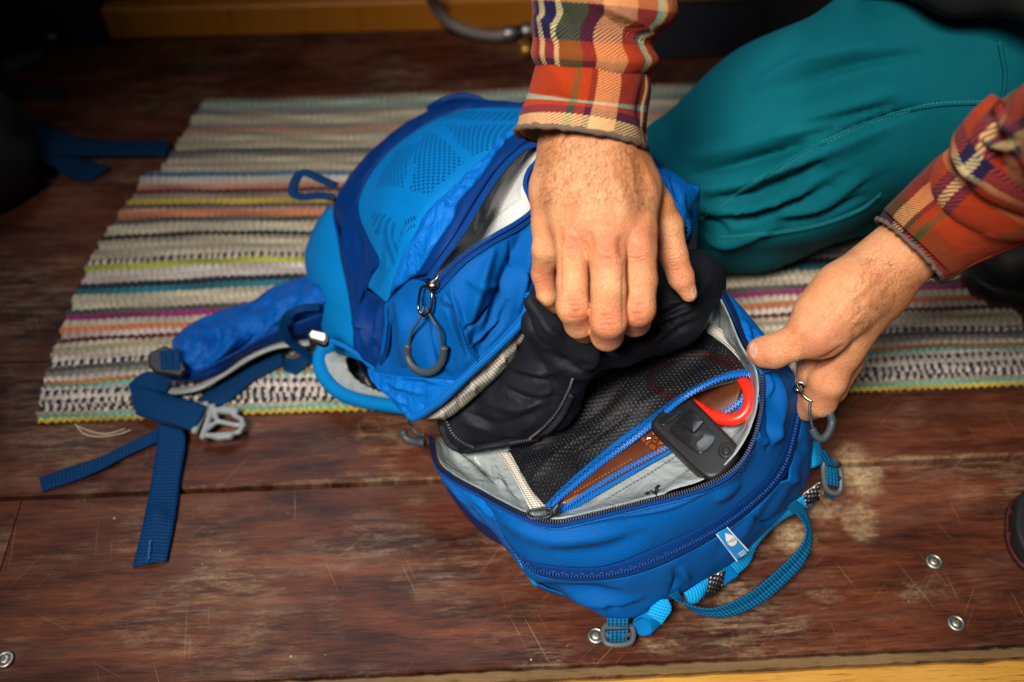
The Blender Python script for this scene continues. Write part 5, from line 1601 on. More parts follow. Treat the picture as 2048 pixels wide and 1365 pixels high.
class Hand:
    def __init__(self):
        self.palm, self.fing, self.bumps = [], [], []

    def core(self, *pts):
        for a, b in zip(pts[:-1], pts[1:]):
            self.palm.append(cone_px(a, b))

    def finger(self, *pts):
        self.fing.append([cone_px(a, b) for a, b in zip(pts[:-1], pts[1:])])

    def sdf(self, p):
        d = None
        for q in self.palm:
            e = sd_cone(p, *q)
            d = e if d is None else smin(d, e, 0.014)
        out = d
        for f in self.fing:
            g = None
            for q in f:
                e = sd_cone(p, *q)
                g = e if g is None else smin(g, e, 0.003)
            out = np.minimum(out, smin(d, g, 0.009)) if self.k is None else smin(out, smin(d, g, self.k), 0.0012)
        return out

    k = 0.009

    def build(self, h=0.0013):
        al = self.palm + [q for f in self.fing for q in f]
        lo = np.min([np.minimum(q[0], q[1]) - max(q[2:]) for q in al], 0) - .006
        hi = np.max([np.maximum(q[0], q[1]) + max(q[2:]) for q in al], 0) + .006
        V, F = nets(self.sdf, lo, hi, h)
        return relax(V, F, 2), F


W1_, E1_ = unp((1184, 268, .366)), unp((1210, -330, .541))
_ln = W1_ + (E1_ - W1_) * np.linspace(-.15, 1.05, 300)[:, None]
_ly = proj(_ln)[:, 1]
zl = lambda y: float(np.interp(-y, -_ly, _ln[:, 2]))
H1 = Hand()
# forearm, wrist, back of the hand (right hand, reaching down from above)
H1.core((1195, 60, zl(60), 60), (1188, 190, zl(190), 72), (1184, 268, .366, 84))
H1.core((1184, 268, .366, 86), (1192, 350, .350, 84), (1200, 420, .338, 80))
H1.core((1230, 290, .352, 50), (1262, 380, .338, 52), (1272, 462, .328, 38))
H1.core((1195, 300, .356, 60), (1205, 400, .346, 52), (1212, 472, .333, 38))
H1.core((1160, 300, .356, 60), (1148, 390, .342, 52), (1147, 458, .328, 36))
H1.core((1130, 300, .350, 50), (1108, 380, .332, 40), (1096, 446, .316, 30))
H1.core((1190, 420, .325, 60), (1240, 440, .315, 50))
H1.core((1180, 440, .318, 40), (1180, 520, .300, 24))
H1.core((1244, 450, .318, 40), (1245, 530, .298, 24))
H1.core((1122, 430, .314, 34), (1116, 505, .296, 22))
H1.finger((1272, 462, .328, 38), (1276, 500, .324, 37), (1280, 560, .306, 34), (1275, 618, .292, 35.5), (1270, 642, .266, 31), (1264, 648, .240, 26))
H1.finger((1212, 474, .333, 39), (1214, 510, .330, 37), (1217, 580, .312, 35), (1217, 640, .292, 37.5), (1214, 670, .268, 32), (1212, 670, .240, 26))
H1.finger((1147, 460, .328, 36), (1146, 500, .323, 34), (1145, 565, .306, 32), (1147, 614, .291, 34.5), (1158, 648, .270, 29), (1168, 666, .248, 24))
H1.finger((1100, 448, .316, 31), (1090, 500, .302, 26), (1086, 548, .278, 23), (1094, 592, .262, 20), (1106, 612, .245, 17))
H1.finger((1262, 340, .340, 44), (1312, 410, .318, 34), (1334, 452, .302, 32), (1346, 510, .284, 29), (1362, 555, .270, 26), (1378, 588, .258, 17))
H1.finger((1270, 400, .325, 40), (1318, 440, .300, 28), (1330, 500, .285, 20))
V, F = H1.build()
N = vnormals(V, F)
xy = proj(V)
tocam = np.array([0, 0, CAM_H]) - V
face = np.clip((N * tocam).sum(1) / np.linalg.norm(tocam, axis=1), 0, 1) ** 0.5
FOLDH = [([(1276, 478), (1272, 466)], 24, 0.0020), ([(1212, 484), (1212, 474)], 23, 0.0024), ([(1147, 466), (1147, 456)], 20, 0.0016), ([(1096, 452), (1095, 446)], 14, 0.0012),
         ([(1242, 470), (1246, 520)], 9, -0.0022), ([(1180, 462), (1178, 520)], 9, -0.0022), ([(1122, 452), (1116, 500)], 8, -0.0018),
         # tendons and veins over the back of the hand
         ([(1266, 455), (1240, 380), (1215, 310)], 9, 0.0007), ([(1210, 455), (1200, 380), (1190, 310)], 9, 0.0008), ([(1148, 440), (1160, 370), (1170, 310)], 9, 0.0007),
         ([(1236, 450), (1224, 380)], 8, -0.0010), ([(1178, 440), (1180, 380)], 8, -0.0010), ([(1128, 430), (1150, 390), (1180, 360), (1192, 300)], 3.5, 0.0009), ([(1100, 420), (1130, 350), (1150, 290)], 3.5, 0.0008), ([(1290, 420), (1268, 380), (1262, 330), (1240, 290)], 4, 0.0008),
         # web between thumb and index, thumb tendon
         ([(1318, 400), (1300, 360), (1280, 310)], 8, 0.0018), ([(1308, 440), (1312, 480), (1308, 510)], 9, -0.0012)]


def arc(cx, cy, w_, sag, n=7):
    return [(cx - w_ / 2 + w_ * i / (n - 1), cy + sag * (1 - (2 * i / (n - 1) - 1) ** 2)) for i in range(n)]


CREASE = []
g = np.random.default_rng(3)
for (x, y, w_) in ((1275, 622, 46), (1217, 645, 52), (1149, 617, 46)):
    for k in range(7):
        CREASE.append((arc(x + g.uniform(-3, 3), y - 16 + 5.2 * k + g.uniform(-1, 1), w_ * g.uniform(.5, .95), g.uniform(1, 5)), 1.5, -0.00055))
for k in range(7):
    CREASE.append(([(1328 + k * 2.5, 500 + 7 * k), (1350 + 2 * k, 497 + 7 * k + g.uniform(-2, 2))], 1.5, -0.0005))
for (x, y) in ((1212, 500), (1276, 500), (1147, 480)):
    for k in range(5):
        CREASE.append((arc(x + g.uniform(-4, 4), y - 8 + 6 * k, 44 * g.uniform(.6, 1), g.uniform(2, 7)), 1.6, -0.0004))
for k in range(12):
    x = 1092 + 6 * k
    CREASE.append(([(x, 468 + g.uniform(-6, 6)), (x + 14, 488 + 6 * g.uniform(0, 1)), (x + 22, 512 + g.uniform(-4, 8))], 1.6, -0.0005))
for x, y0, y1 in ((1122, 500, 600), (1180, 520, 690), (1246, 520, 670)):
    CREASE.append(([(x, y0), (x, y1)], 2.2, -0.0006))
hc = folds_at(xy, CREASE)
V2 = V + N * ((folds_at(xy, FOLDH) + 1.7 * hc) * face)[:, None]
rd = np.clip(folds_at(xy, [([(1276, 470), (1274, 500)], 30, 1.0), ([(1212, 478), (1214, 510)], 32, 1.0), ([(1147, 462), (1147, 490)], 26, .8), ([(1275, 615), (1272, 640)], 24, .9), ([(1217, 635), (1215, 670)], 26, 1.0), ([(1150, 610), (1160, 640)], 24, .9), ([(1345, 515), (1378, 590)], 20, .7), ([(1085, 520), (1095, 590)], 26, .8)]), 0, 1)[:, None]
tn = np.clip(folds_at(xy, [([(1250, 250), (1270, 330), (1300, 390)], 48, 1.0), ([(1100, 250), (1085, 350)], 26, .6)]), 0, 1)[:, None]
tone = BASE * (1 - 0.7 * rd) + REDD * 0.7 * rd
tone = tone * (1 - 0.6 * tn) + TANN * 0.6 * tn
hands = [(V2, F, tone, np.clip(-hc / 0.0009, 0, 1) * face)]

# left hand gripping the rim of the pack
H2 = Hand()
H2.core((2010, 360, .385, 60), (1880, 455, .325, 56), (1808, 506, .292, 60))
H2.core((1808, 506, .292, 62), (1752, 560, .278, 62), (1700, 606, .268, 62))
H2.core((1770, 530, .288, 50), (1690, 590, .280, 58), (1650, 640, .268, 56), (1640, 668, .262, 46))
H2.core((1760, 590, .262, 50), (1700, 650, .246, 46), (1690, 690, .236, 40))
H2.finger((1640, 652, .266, 48), (1622, 668, .262, 44), (1580, 690, .252, 34), (1548, 703, .246, 34), (1528, 704, .242, 31), (1518, 702, .240, 24))
H2.finger((1690, 670, .240, 44), (1676, 712, .226, 40), (1656, 760, .205, 38), (1640, 800, .180, 34), (1615, 815, .158, 28))
H2.finger((1700, 650, .225, 40), (1690, 720, .205, 36), (1662, 775, .180, 32), (1640, 795, .150, 28))
H2.finger((1640, 690, .225, 34), (1625, 740, .200, 30), (1612, 780, .170, 26))
V, F = H2.build(0.0014)
N = vnormals(V, F)
xy = proj(V)
tocam = np.array([0, 0, CAM_H]) - V
face = np.clip((N * tocam).sum(1) / np.linalg.norm(tocam, axis=1), 0, 1) ** 0.5
F2H = [([(1648, 660), (1640, 672)], 26, 0.0030), ([(1690, 690), (1660, 715), (1630, 728), (1612, 735)], 7, -0.0040), ([(1790, 520), (1740, 565), (1700, 600), (1668, 640)], 10, 0.0012), ([(1800, 545), (1745, 590), (1715, 640)], 9, 0.0006), ([(1770, 560), (1725, 600)], 9, -0.0006),
       ([(1735, 640), (1715, 660), (1700, 700)], 6, -0.0014), ([(1600, 680), (1590, 700)], 12, -0.0012), ([(1546, 700), (1540, 705)], 18, 0.0012)]
C2 = [([(1560 + 6 * k, 682 + g.uniform(-2, 2)), (1556 + 6 * k, 700 + g.uniform(-3, 3))], 1.5, -0.0004) for k in range(6)]
C2 += [([(1585 - 5 * k, 650 + 8 * k), (1600 - 4 * k, 655 + 7 * k)], 1.6, -0.0005) for k in range(5)]
C2 += [([(1618, 741), (1650, 730), (1678, 712)], 2.2, -0.0008), ([(1640, 765), (1662, 745)], 1.6, -0.0005), ([(1690, 655), (1705, 640), (1735, 610)], 1.8, -0.0005), ([(1700, 668), (1722, 645)], 1.6, -0.0005)]
hc = folds_at(xy, C2)
V2 = V + N * ((folds_at(xy, F2H) + 1.6 * hc) * face)[:, None]
rd = np.clip(folds_at(xy, [([(1645, 665), (1630, 690)], 40, 1.0), ([(1540, 700), (1512, 700)], 26, .8), ([(1660, 745), (1650, 800)], 30, .5)]), 0, 1)[:, None]
tn = np.clip(folds_at(xy, [([(1860, 545), (1760, 640)], 40, 1.0)]), 0, 1)[:, None]
tone = BASE * (1 - 0.6 * rd) + REDD * 0.6 * rd
tone = tone * (1 - 0.6 * tn) + TANN * 0.6 * tn
hands.append((V2, F, tone, np.clip(-hc / 0.0009, 0, 1) * face))

# arms and shoulders inside the shirt, out of the picture, joining both hands into one body
def arms_sdf(p):
    d = sd_cone(p, a1, e1, .020, .040)
    for a, b, r1, r2 in ((e1, s1, .045, .055), (s1, s2, .07, .07), (s2, e2, .055, .045), (e2, a2, .040, .020), (s1 * .5 + s2 * .5, hip, .13, .14)):
        d = smin(d, sd_cone(p, a, b, r1, r2), .03)
    return d


SHIRT = True
a1, a2 = unp((1195, 60, zl(60))), unp((2010, 360, .385))
e1, e2 = E1_, unp((2370, 125, .58))
s1, s2 = np.array([.22, .98, .88]), np.array([.60, .98, .88])
hip = np.array([.55, 1.18, .40])
V, F = nets(arms_sdf, [.0, .35, .20], [.9, 1.36, 1.02], .010)
k0 = 0
VV, FF, TT, CC = [], [], [], []
for v, f, t, c in hands + [(V, F, np.tile(BASE, (len(V), 1)), np.zeros(len(V)))]:
    VV.append(v); FF.append(f + k0); TT.append(t); CC.append(c)
    k0 += len(v)
Vs, Fs = nets(lambda p: np.maximum(arms_sdf(p) - .018, np.maximum(.62 - p[..., 1], -1)), [-.05, .55, .18], [.95, 1.42, 1.06], .014)
shirt_v = (Vs, Fs)
body = mine(mesh('body', np.concatenate(VV), np.concatenate(FF), m_skin, person, attr={'tone': np.concatenate(TT), 'crease': np.concatenate(CC)}))
BH = Hit(body)
# nails
for q in ([(1384, 572), (1391, 580), (1390, 592), (1384, 598), (1380, 588)], [(1502, 690), (1508, 686), (1515, 692), (1516, 708), (1510, 718), (1504, 712), (1500, 700)]):
    o = decal('finger_nail', q, BH, m_nail, person, 0.0006, 20)
    if o:
        mine(o)


def hairs(name, poly, n, dirv, seed, ln=(6, 13)):
    """fine hairs on the forearm and the back of the hand"""
    g = np.random.default_rng(seed)
    p = np.array(poly, float)
    V, F = [], []
    k = 0
    while k < n:
        x = g.uniform(p[:, 0].min(), p[:, 0].max())
        y = g.uniform(p[:, 1].min(), p[:, 1].max())
        if not inpoly(np.array([x, y]), p):
            continue
        a = math.atan2(dirv[1], dirv[0]) + g.normal(0, .45)
        L = g.uniform(*ln)
        bend = g.uniform(-.5, .5)
        pts = []
        for s in (0, .35, .7, 1):
            h = BH(x + math.cos(a + bend * s) * L * s, y + math.sin(a + bend * s) * L * s, 0.0001 + 0.0009 * math.sin(s * 2.6))
            if h is None:
                break
            pts.append(np.array(h))
        k += 1
        if len(pts) < 4:
            continue
        b0 = len(V)
        for i, q in enumerate(pts):
            r = .00011 * (1 - i / 4.5)
            V += [q + (r, 0, 0), q + (-r * .5, r * .6, r * .6), q + (-r * .5, -r * .6, -r * .6)]
        for i in range(3):
            for j in range(3):
                l = (j + 1) % 3
                F.append((b0 + i * 3 + j, b0 + i * 3 + l, b0 + i * 3 + 3 + l, b0 + i * 3 + 3 + j))
    o = mine(mesh(name, V, F, m_hair, person))
    o['kind'] = 'stuff'
    return o


m_hair = plain('brown_arm_hair', (0.24, 0.105, 0.04), 0.6)
hairs('arm_hair', [(1092, 262), (1270, 290), (1315, 380), (1300, 430), (1240, 400), (1150, 410), (1085, 410), (1070, 360)], 900, (-.25, 1), 5)
hairs('arm_hair', [(1750, 490), (1850, 556), (1790, 620), (1735, 670), (1700, 640), (1710, 560)], 420, (-.6, .8), 6)

# ------------------------------------------------------------------ plaid shirt sleeves
def plaid(name, pu, pv, su, sv, rot=0.0):
    """su, sv: colour stops along and across; twill lines interleave the two thread sets"""
    m = M(name, 0.95, (0.5, 0.1, 0.05), 0.1)
    X = m.xyz(m.uv(1, 1, rot))
    fu = m.math('FRACT', m.math('DIVIDE', X[0], pu))
    fv = m.math('FRACT', m.math('DIVIDE', X[1], pv))
    cu, cv = m.ramp(fu, su, 'CONSTANT'), m.ramp(fv, sv, 'CONSTANT')
    tw = m.math('FRACT', m.math('DIVIDE', m.math('ADD', X[0], m.math('MULTIPLY', X[1], 1.9)), 0.0040))
    k = m.math('GREATER_THAN', tw, 0.5)
    c = m.mix(k, cu, cv)
    ob = m.uv(1, 1, 0, 'OBJ')
    fz = m.noise(ob, 600, 4, 0.7)
    c = m.mix(m.math('MULTIPLY', fz, 0.45), c, m.mix(1.0, c, (0.45, 0.4, 0.4), 'MULTIPLY'))
    wr = m.noise(ob, 35, 3, 0.5, 0.8)
    n = m.bump(m.math('ADD', m.math('MULTIPLY', m.math('ABSOLUTE', m.math('SUBTRACT', tw, 0.5)), 1.0), fz), 0.5, 0.0010, m.bump(wr, 0.3, 0.008))
    return m.out(c, None, n, Sheen_Weight=0.04, Sheen_Roughness=0.5)


RU, PE, PL, NAV, CRM, MNT, OLV, BRN = (0.40, 0.040, 0.008), (0.74, 0.33, 0.13), (0.105, 0.014, 0.018), (0.016, 0.012, 0.055), (0.72, 0.58, 0.28), (0.20, 0.58, 0.46), (0.075, 0.085, 0.02), (0.16, 0.06, 0.015)


def sleeve(name, rings, mat, u0=0.0, nu=96, nv=60, folds=(), thick=0.0022, rip=None, depth=0.92):
    """rings: (left px, right px, height of the middle); seen edges follow the picture, the rest is round"""
    cen, ax, rad, t_ = [], [], [], []
    R_ = []
    for (xl, yl), (xr, yr), z, sag in rings:
        zm = z
        l, r = unp((xl, yl, zm)), unp((xr, yr, zm))
        R_.append(np.concatenate([l, r, [sag]]))
    R_ = cr(np.array(R_), nv)
    a = np.linspace(0, 2 * math.pi, nu, endpoint=False)
    l, r, sag = R_[:, :3], R_[:, 3:6], R_[:, 6]
    c = (l + r) / 2
    ex = (r - l) / 2
    w_ = np.linalg.norm(ex, axis=1, keepdims=True)
    view = c - np.array([0, 0, CAM_H])
    view /= np.linalg.norm(view, axis=1, keepdims=True)
    t = np.gradient(c, axis=0)
    t /= np.linalg.norm(t, axis=1, keepdims=True) + 1e-9
    ey = np.cross(ex, t)
    ey *= np.sign((ey * -view).sum(1, keepdims=True))
    ey /= np.linalg.norm(ey, axis=1, keepdims=True)
    G = c[:, None] + ex[:, None] * np.cos(a)[None, :, None] + (ey * w_ * depth)[:, None] * np.sin(a)[None, :, None]
    G = G + (t * sag[:, None])[:, None] * np.sin(a)[None, :, None]
    n = ex[:, None] / w_[:, None] * np.cos(a)[None, :, None] + ey[:, None] * np.sin(a)[None, :, None]
    h = folds_at(proj(G), folds) * np.clip(np.sin(a), 0, 1)[None] ** 0.3 if len(folds) else 0
    if rip:
        h = h + ripple(a[None] * 0.04 + 0 * G[..., 0], np.cumsum(np.linalg.norm(np.gradient(c, axis=0), axis=1))[:, None] + 0 * G[..., 0], rip[0], rip[1], rip[2])
    G = G + n * np.asarray(h)[..., None] if np.ndim(h) else G
    s = np.concatenate([[0], np.cumsum(np.linalg.norm(np.diff(c, axis=0), axis=1))])
    uu = np.tile(u0 + (a / (2 * math.pi)) * 2 * math.pi * float(w_.mean()), (nv, 1))
    G = np.concatenate([G, G[:, :1]], 1)
    n = np.concatenate([n, n[:, :1]], 1)
    uu = np.concatenate([uu, uu[:, :1] + 2 * math.pi * float(w_.mean())], 1)
    uv = np.stack([uu, np.tile(s[:, None], (1, nu + 1))], -1)
    return mine(grid_mesh(name, G, mat, person, thick, uv=uv, nrm=n))


W1 = 0.2838
m_cuff1 = plaid('plaid_cuff', 0.30, 0.30,
                [(0.0, PL), (0.045, CRM), (0.058, PL), (0.155, PE), (0.217, PL), (0.232, RU), (0.256, OLV), (0.274, RU), (0.55, PE), (0.6, PL), (0.7, RU)],
                [(0.0, CRM), (0.034, NAV), (0.057, RU), (0.085, MNT), (0.102, RU), (0.5, NAV), (0.6, RU)])
m_slv1 = plaid('plaid_sleeve', 0.30, 0.095,
               [(0.0, RU), (0.08, CRM), (0.10, MNT), (0.11, RU), (0.17, PE), (0.25, PL), (0.285, OLV), (0.35, CRM), (0.365, NAV), (0.40, CRM), (0.42, NAV), (0.44, RU), (0.465, MNT), (0.475, RU), (0.6, NAV), (0.7, RU)],
               [(0.0, PL), (0.10, RU), (0.25, NAV), (0.52, PE), (0.74, RU), (0.9, CRM)])
c1 = sleeve('rolled_cuff', [((1031, 264), (1293, 298), zl(279), .012), ((1040, 234), (1295, 264), zl(247), .010), ((1058, 190), (1297, 216), zl(203), .0), ((1067, 150), (1302, 174), zl(162), .0), ((1074, 124), (1298, 144), zl(134), .0), ((1088, 112), (1286, 130), zl(121), .0)], m_cuff1, thick=0.004,
            folds=[([(1290, 150), (1282, 230), (1296, 280)], 8, -0.004), ([(1100, 130), (1130, 170), (1110, 220)], 16, 0.002), ([(1060, 200), (1110, 190), (1160, 215)], 8, -0.0015)], rip=(0.0008, 120, 3))
c2 = sleeve('shirt_sleeve', [((1084, 142), (1290, 152), zl(147), .0), ((1068, 126), (1306, 140), zl(133), .0), ((1062, 106), (1316, 120), zl(113), .0), ((1068, 80), (1304, 96), zl(88), .0), ((1066, 58), (1306, 76), zl(67), .0), ((1070, 30), (1340, 52), zl(41), .0), ((1066, -5), (1352, 20), zl(8), .0), ((1066, -50), (1340, -35), zl(-42), .0), ((1060, -160), (1340, -150), zl(-155), .0), ((1070, -330), (1350, -330), zl(-330), .0)], m_slv1, thick=0.003,
            folds=[([(1180, 0), (1240, 28), (1300, 70), (1312, 95)], 8, 0.007), ([(1190, 22), (1240, 48), (1298, 90)], 6, -0.006), ([(1070, 30), (1110, 60), (1100, 90)], 8, 0.004), ([(1120, 10), (1140, 50), (1130, 80)], 7, -0.003)], rip=(0.0015, 100, 6))
m_hem = plain('grey_frayed_hem', (0.12, 0.085, 0.06), 0.95, bump=0.7, scale=700)


def hem(rings_obj, nu, name, r):
    V = np.array([v.co for v in rings_obj.data.vertices])[:nu]
    g = np.random.default_rng(1)
    V = V + g.normal(0, .0004, V.shape)
    return mine(tube(name, V, r + .0004 * np.sin(np.arange(nu) * 1.7), m_hem, person, 8, closed=True))


hem(c1, 96, 'cuff_hem', 0.0022)
m_cuff2 = plaid('plaid_cuff_left', 0.30, 0.30,
                [(0.0, RU), (0.175, OLV), (0.192, RU), (0.215, PL), (0.232, PE), (0.285, PL), (0.34, NAV), (0.4, RU)],
                [(0.0, NAV), (0.035, OLV), (0.075, BRN), (0.10, RU)])
c3 = sleeve('rolled_cuff', [((1757, 446), (1884, 556), .300, .012), ((1776, 424), (1908, 550), .308, .014), ((1812, 388), (1950, 528), .326, .016), ((1850, 352), (2000, 505), .345, .018), ((1884, 322), (2046, 486), .362, .018), ((1896, 318), (2062, 476), .366, .018)], m_cuff2, thick=0.004,
            folds=[([(1950, 400), (2000, 450), (2048, 470)], 9, -0.003), ([(1830, 470), (1900, 440)], 14, 0.0015), ([(1960, 460), (2020, 480)], 10, 0.003)], rip=(0.0008, 110, 8))
hem(c3, 96, 'cuff_hem', 0.0018)
m_slv2 = plaid('plaid_sleeve_left', 0.16, 0.085, [(0.0, RU), (0.16, BRN), (0.20, RU), (0.46, NAV), (0.51, CRM), (0.56, NAV), (0.62, RU), (0.8, PL), (0.86, RU)], [(0.0, RU), (0.20, PE), (0.28, MNT), (0.32, RU), (0.60, CRM), (0.67, NAV), (0.76, RU)])
sleeve('shirt_sleeve', [((1900, 330), (2064, 474), .362, .016), ((1894, 306), (2090, 470), .372, .018), ((1914, 286), (2120, 455), .384, .018), ((1940, 272), (2140, 440), .394, .016), ((1948, 240), (2170, 420), .41, .016), ((1976, 214), (2190, 400), .425, .014), ((2030, 190), (2220, 380), .44, .012), ((2120, 120), (2330, 330), .50, .0), ((2260, 20), (2480, 230), .58, .0)], m_slv2, thick=0.003,
       folds=[([(1960, 240), (1985, 280), (2030, 300)], 9, 0.007), ([(1945, 262), (1980, 300), (2030, 330)], 7, -0.006), ([(1905, 300), (1935, 340), (1970, 370)], 8, 0.005), ([(1990, 210), (2010, 250), (2048, 270)], 9, 0.004)], rip=(0.0015, 100, 11))

mine(mesh('shirt_body', relax(shirt_v[0], shirt_v[1], 2), shirt_v[1], plain('dark_plaid_shirt', (0.10, 0.018, 0.012), 0.9), person))
# ------------------------------------------------------------------ trousers
m_teal = M('teal_canvas', 0.8, (0.004, 0.155, 0.165), 0.2)
_o = m_teal.uv(1, 1, 0, 'OBJ')
_f = m_teal.noise(_o, 700, 3, 0.6)
_d = m_teal.noise(_o, 14, 4, 0.6)
m_teal = m_teal.out(m_teal.mix(m_teal.math('MULTIPLY', m_teal.ramp(_d, [(0.45, 0.0), (0.75, 1.0)]), 0.35), (0.002, 0.104, 0.136), (0.007, 0.150, 0.180)), None, m_teal.bump(_f, 0.5, 0.0010))
m_teal.node_tree.nodes['Principled BSDF'].inputs['Specular Tint'].default_value = (0.3, 0.8, 0.85, 1)
TR = [((1400, 375, .115, 158), (1580, 285, .17, 196)), ((1580, 285, .17, 196), (1850, 150, .28, 205)), ((1850, 150, .28, 205), (2150, 40, .36, 200)), ((1390, 420, .075, 95), (1500, 420, .075, 110)), ((1500, 420, .075, 110), (1850, 330, .09, 105)), ((1850, 330, .09, 105), (2100, 300, .10, 90)), ((1360, 430, .09, 70), (1420, 470, .05, 50))]
TR = [cone_px(*q) for q in TR]


def trouser_sdf(p):
    d = None
    for q in TR:
        e = sd_cone(p, *q)
        d = e if d is None else smin(d, e, 0.035)
    return np.maximum(d, 0.004 - p[..., 2])


lo = np.min([np.minimum(q[0], q[1]) - max(q[2:]) for q in TR], 0) - .02
hi = np.max([np.maximum(q[0], q[1]) + max(q[2:]) for q in TR], 0) + .02
V, F = nets(trouser_sdf, lo, hi, 0.0042)
N = vnormals(V, F)
xy = proj(V)
tocam = np.array([0, 0, CAM_H]) - V
face = np.clip((N * tocam).sum(1) / np.linalg.norm(tocam, axis=1), 0, 1)
TF = [([(1380, 350), (1480, 330), (1620, 285)], 12, -0.007), ([(1370, 320), (1500, 290), (1640, 240), (1800, 180)], 26, 0.006), ([(1390, 385), (1500, 362), (1640, 300), (1760, 250)], 14, 0.008), ([(1400, 405), (1520, 385), (1650, 320)], 9, -0.009), ([(1410, 425), (1520, 408), (1640, 370)], 11, 0.008), ([(1400, 440), (1500, 440), (1560, 420), (1680, 365)], 9, -0.008),
      ([(1395, 460), (1450, 485), (1560, 450)], 11, 0.008), ([(1400, 430), (1425, 455), (1460, 462)], 12, -0.014), ([(1540, 430), (1640, 410), (1740, 345)], 12, 0.007), ([(1560, 455), (1660, 425), (1740, 385)], 9, -0.006), ([(1560, 260), (1680, 235), (1800, 210)], 10, -0.005), ([(1620, 305), (1720, 255), (1850, 215)], 10, -0.007), ([(1500, 180), (1600, 130), (1750, 90)], 20, 0.006), ([(1560, 180), (1700, 130), (1850, 105)], 12, -0.006)]
gk = np.random.default_rng(12)
TF = [(p, w_ * .7, a * 1.7) for p, w_, a in TF]
for k in range(16):
    y0, x0 = 300 + 13 * k + gk.uniform(-6, 6), 1390 + gk.uniform(0, 160)
    L_k = gk.uniform(120, 300)
    TF.append(([(x0, y0), (x0 + L_k * .5, y0 - L_k * .13 + gk.uniform(-8, 8)), (x0 + L_k, y0 - L_k * gk.uniform(.28, .42))], gk.uniform(3.5, 7), gk.uniform(.002, .0055) * (1 if k % 2 else -1)))
V = V + N * (folds_at(xy, TF) * face + ripple(V[:, 0], V[:, 1] + V[:, 2], 0.0012, 40, 2))[:, None]
V[:, 2] = np.maximum(V[:, 2], 0.004)
tr = mine(mesh('trousers', relax(V, F, 1), F, m_teal, person))
TH = Hit(tr)
m_tealt = plain('teal_thread', (0.02, 0.26, 0.27), 0.7)
for q in ([(1400, 440), (1440, 410), (1520, 360), (1620, 300), (1740, 245), (1860, 212), (1990, 205)], [(1440, 478), (1540, 468), (1640, 450), (1720, 420), (1760, 390)], [(2000, 90), (2010, 150), (2004, 205)]):
    p = TH.line(q, 60, 0.0004)
    if len(p) > 5:
        s = mine(tube('trouser_seam', p, 0.0020, m_teal, person, 8))
        for k in (-4, 4):
            pp = TH.line([(x, y + k) for x, y in q], 60, 0.0006)
            if len(pp) > 5:
                stt = stitches('seam_stitching', pp, m_tealt, s, 0.0035)

# ------------------------------------------------------------------ shoes
m_shoe = plain('black_shoe_mesh', (0.010, 0.011, 0.013), 0.6, bump=0.4, scale=500)
m_sole = plain('black_rubber_sole', (0.012, 0.012, 0.013), 0.5, bump=0.3, scale=300)
m_soler = plain('red_sole_layer', (0.055, 0.004, 0.004), 0.7)


def shoe(toe, heel, z, w_, lab, tilt=0.0):
    """toe, heel: world points on the floor"""
    toe, heel = np.array(toe), np.array(heel)
    ax = toe - heel
    L = np.linalg.norm(ax)
    ax /= L
    sd = np.cross([0, 0, 1], ax)
    q = lambda s, h, o=0.0: heel + ax * L * s + np.array([0, 0, h]) + sd * o
    sole = [(q(.10, .018), q(.45, .016), .036, .036), (q(.45, .016), q(.85, .016), .040, .042), (q(.85, .016), q(.97, .020), .042, .030)]

    def sdf_sole(p):
        d = None
        for a in sole:
            e = sd_cone(p * [1, 1, 1], np.array(a[0]) * [1, 1, 1], a[1], a[2], a[3])
            d = e if d is None else smin(d, e, .02)
        d = np.maximum(d, np.maximum(p[..., 2] - (z + .030), (z + .002) - p[..., 2]))
        return d

    def sdf_up(p):
        d = None
        for a, b, r1, r2 in ((q(.12, .05), q(.12, .10), .036, .033), (q(.12, .05), q(.5, .055), .036, .036), (q(.5, .055), q(.88, .036), .036, .030), (q(.2, .10), q(.45, .085), .030, .030)):
            e = sd_cone(p, a, b, r1, r2)
            d = e if d is None else smin(d, e, .03)
        return np.maximum(d, (z + .028) - p[..., 2])

    lo = np.minimum(toe, heel) - .06
    hi = np.maximum(toe, heel) + [.06, .06, .16]
    V, F = nets(sdf_up, lo, hi, .0030)
    up = mine(mesh('shoe', relax(V, F, 2), F, m_shoe, person))
    up['label'] = lab
    V, F = nets(sdf_sole, lo, hi, .0026)
    # lugs along the side of the sole
    s_ = (V - heel) @ ax
    N = vnormals(V, F)
    V = V - N * (np.where((np.sin(s_ * 2 * math.pi / .022) > .55) & (V[:, 2] < z + .024), .0025, 0.0) * (np.abs(N[:, 2]) < .7))[:, None]
    mesh('sole', V, F, m_sole, up)
    V, F = nets(lambda p: np.maximum(sdf_sole(p) - .0022, np.abs(p[..., 2] - (z + .008)) - .004), lo, hi, .0024)
    mesh('red_sole_layer', relax(V, F, 1), F, m_soler, up)


shoe(P(2078, 1120, .0), P(2240, 900, .0), 0.0, .08, 'black shoe with red sole edge at the right edge of the floor')
shoe(P(1965, 575, .0), P(2230, 545, .0), 0.0, .08, 'black shoe behind the left cuff')
for o in COL.objects:
    if o.parent == person:
        o.matrix_parent_inverse = PI_

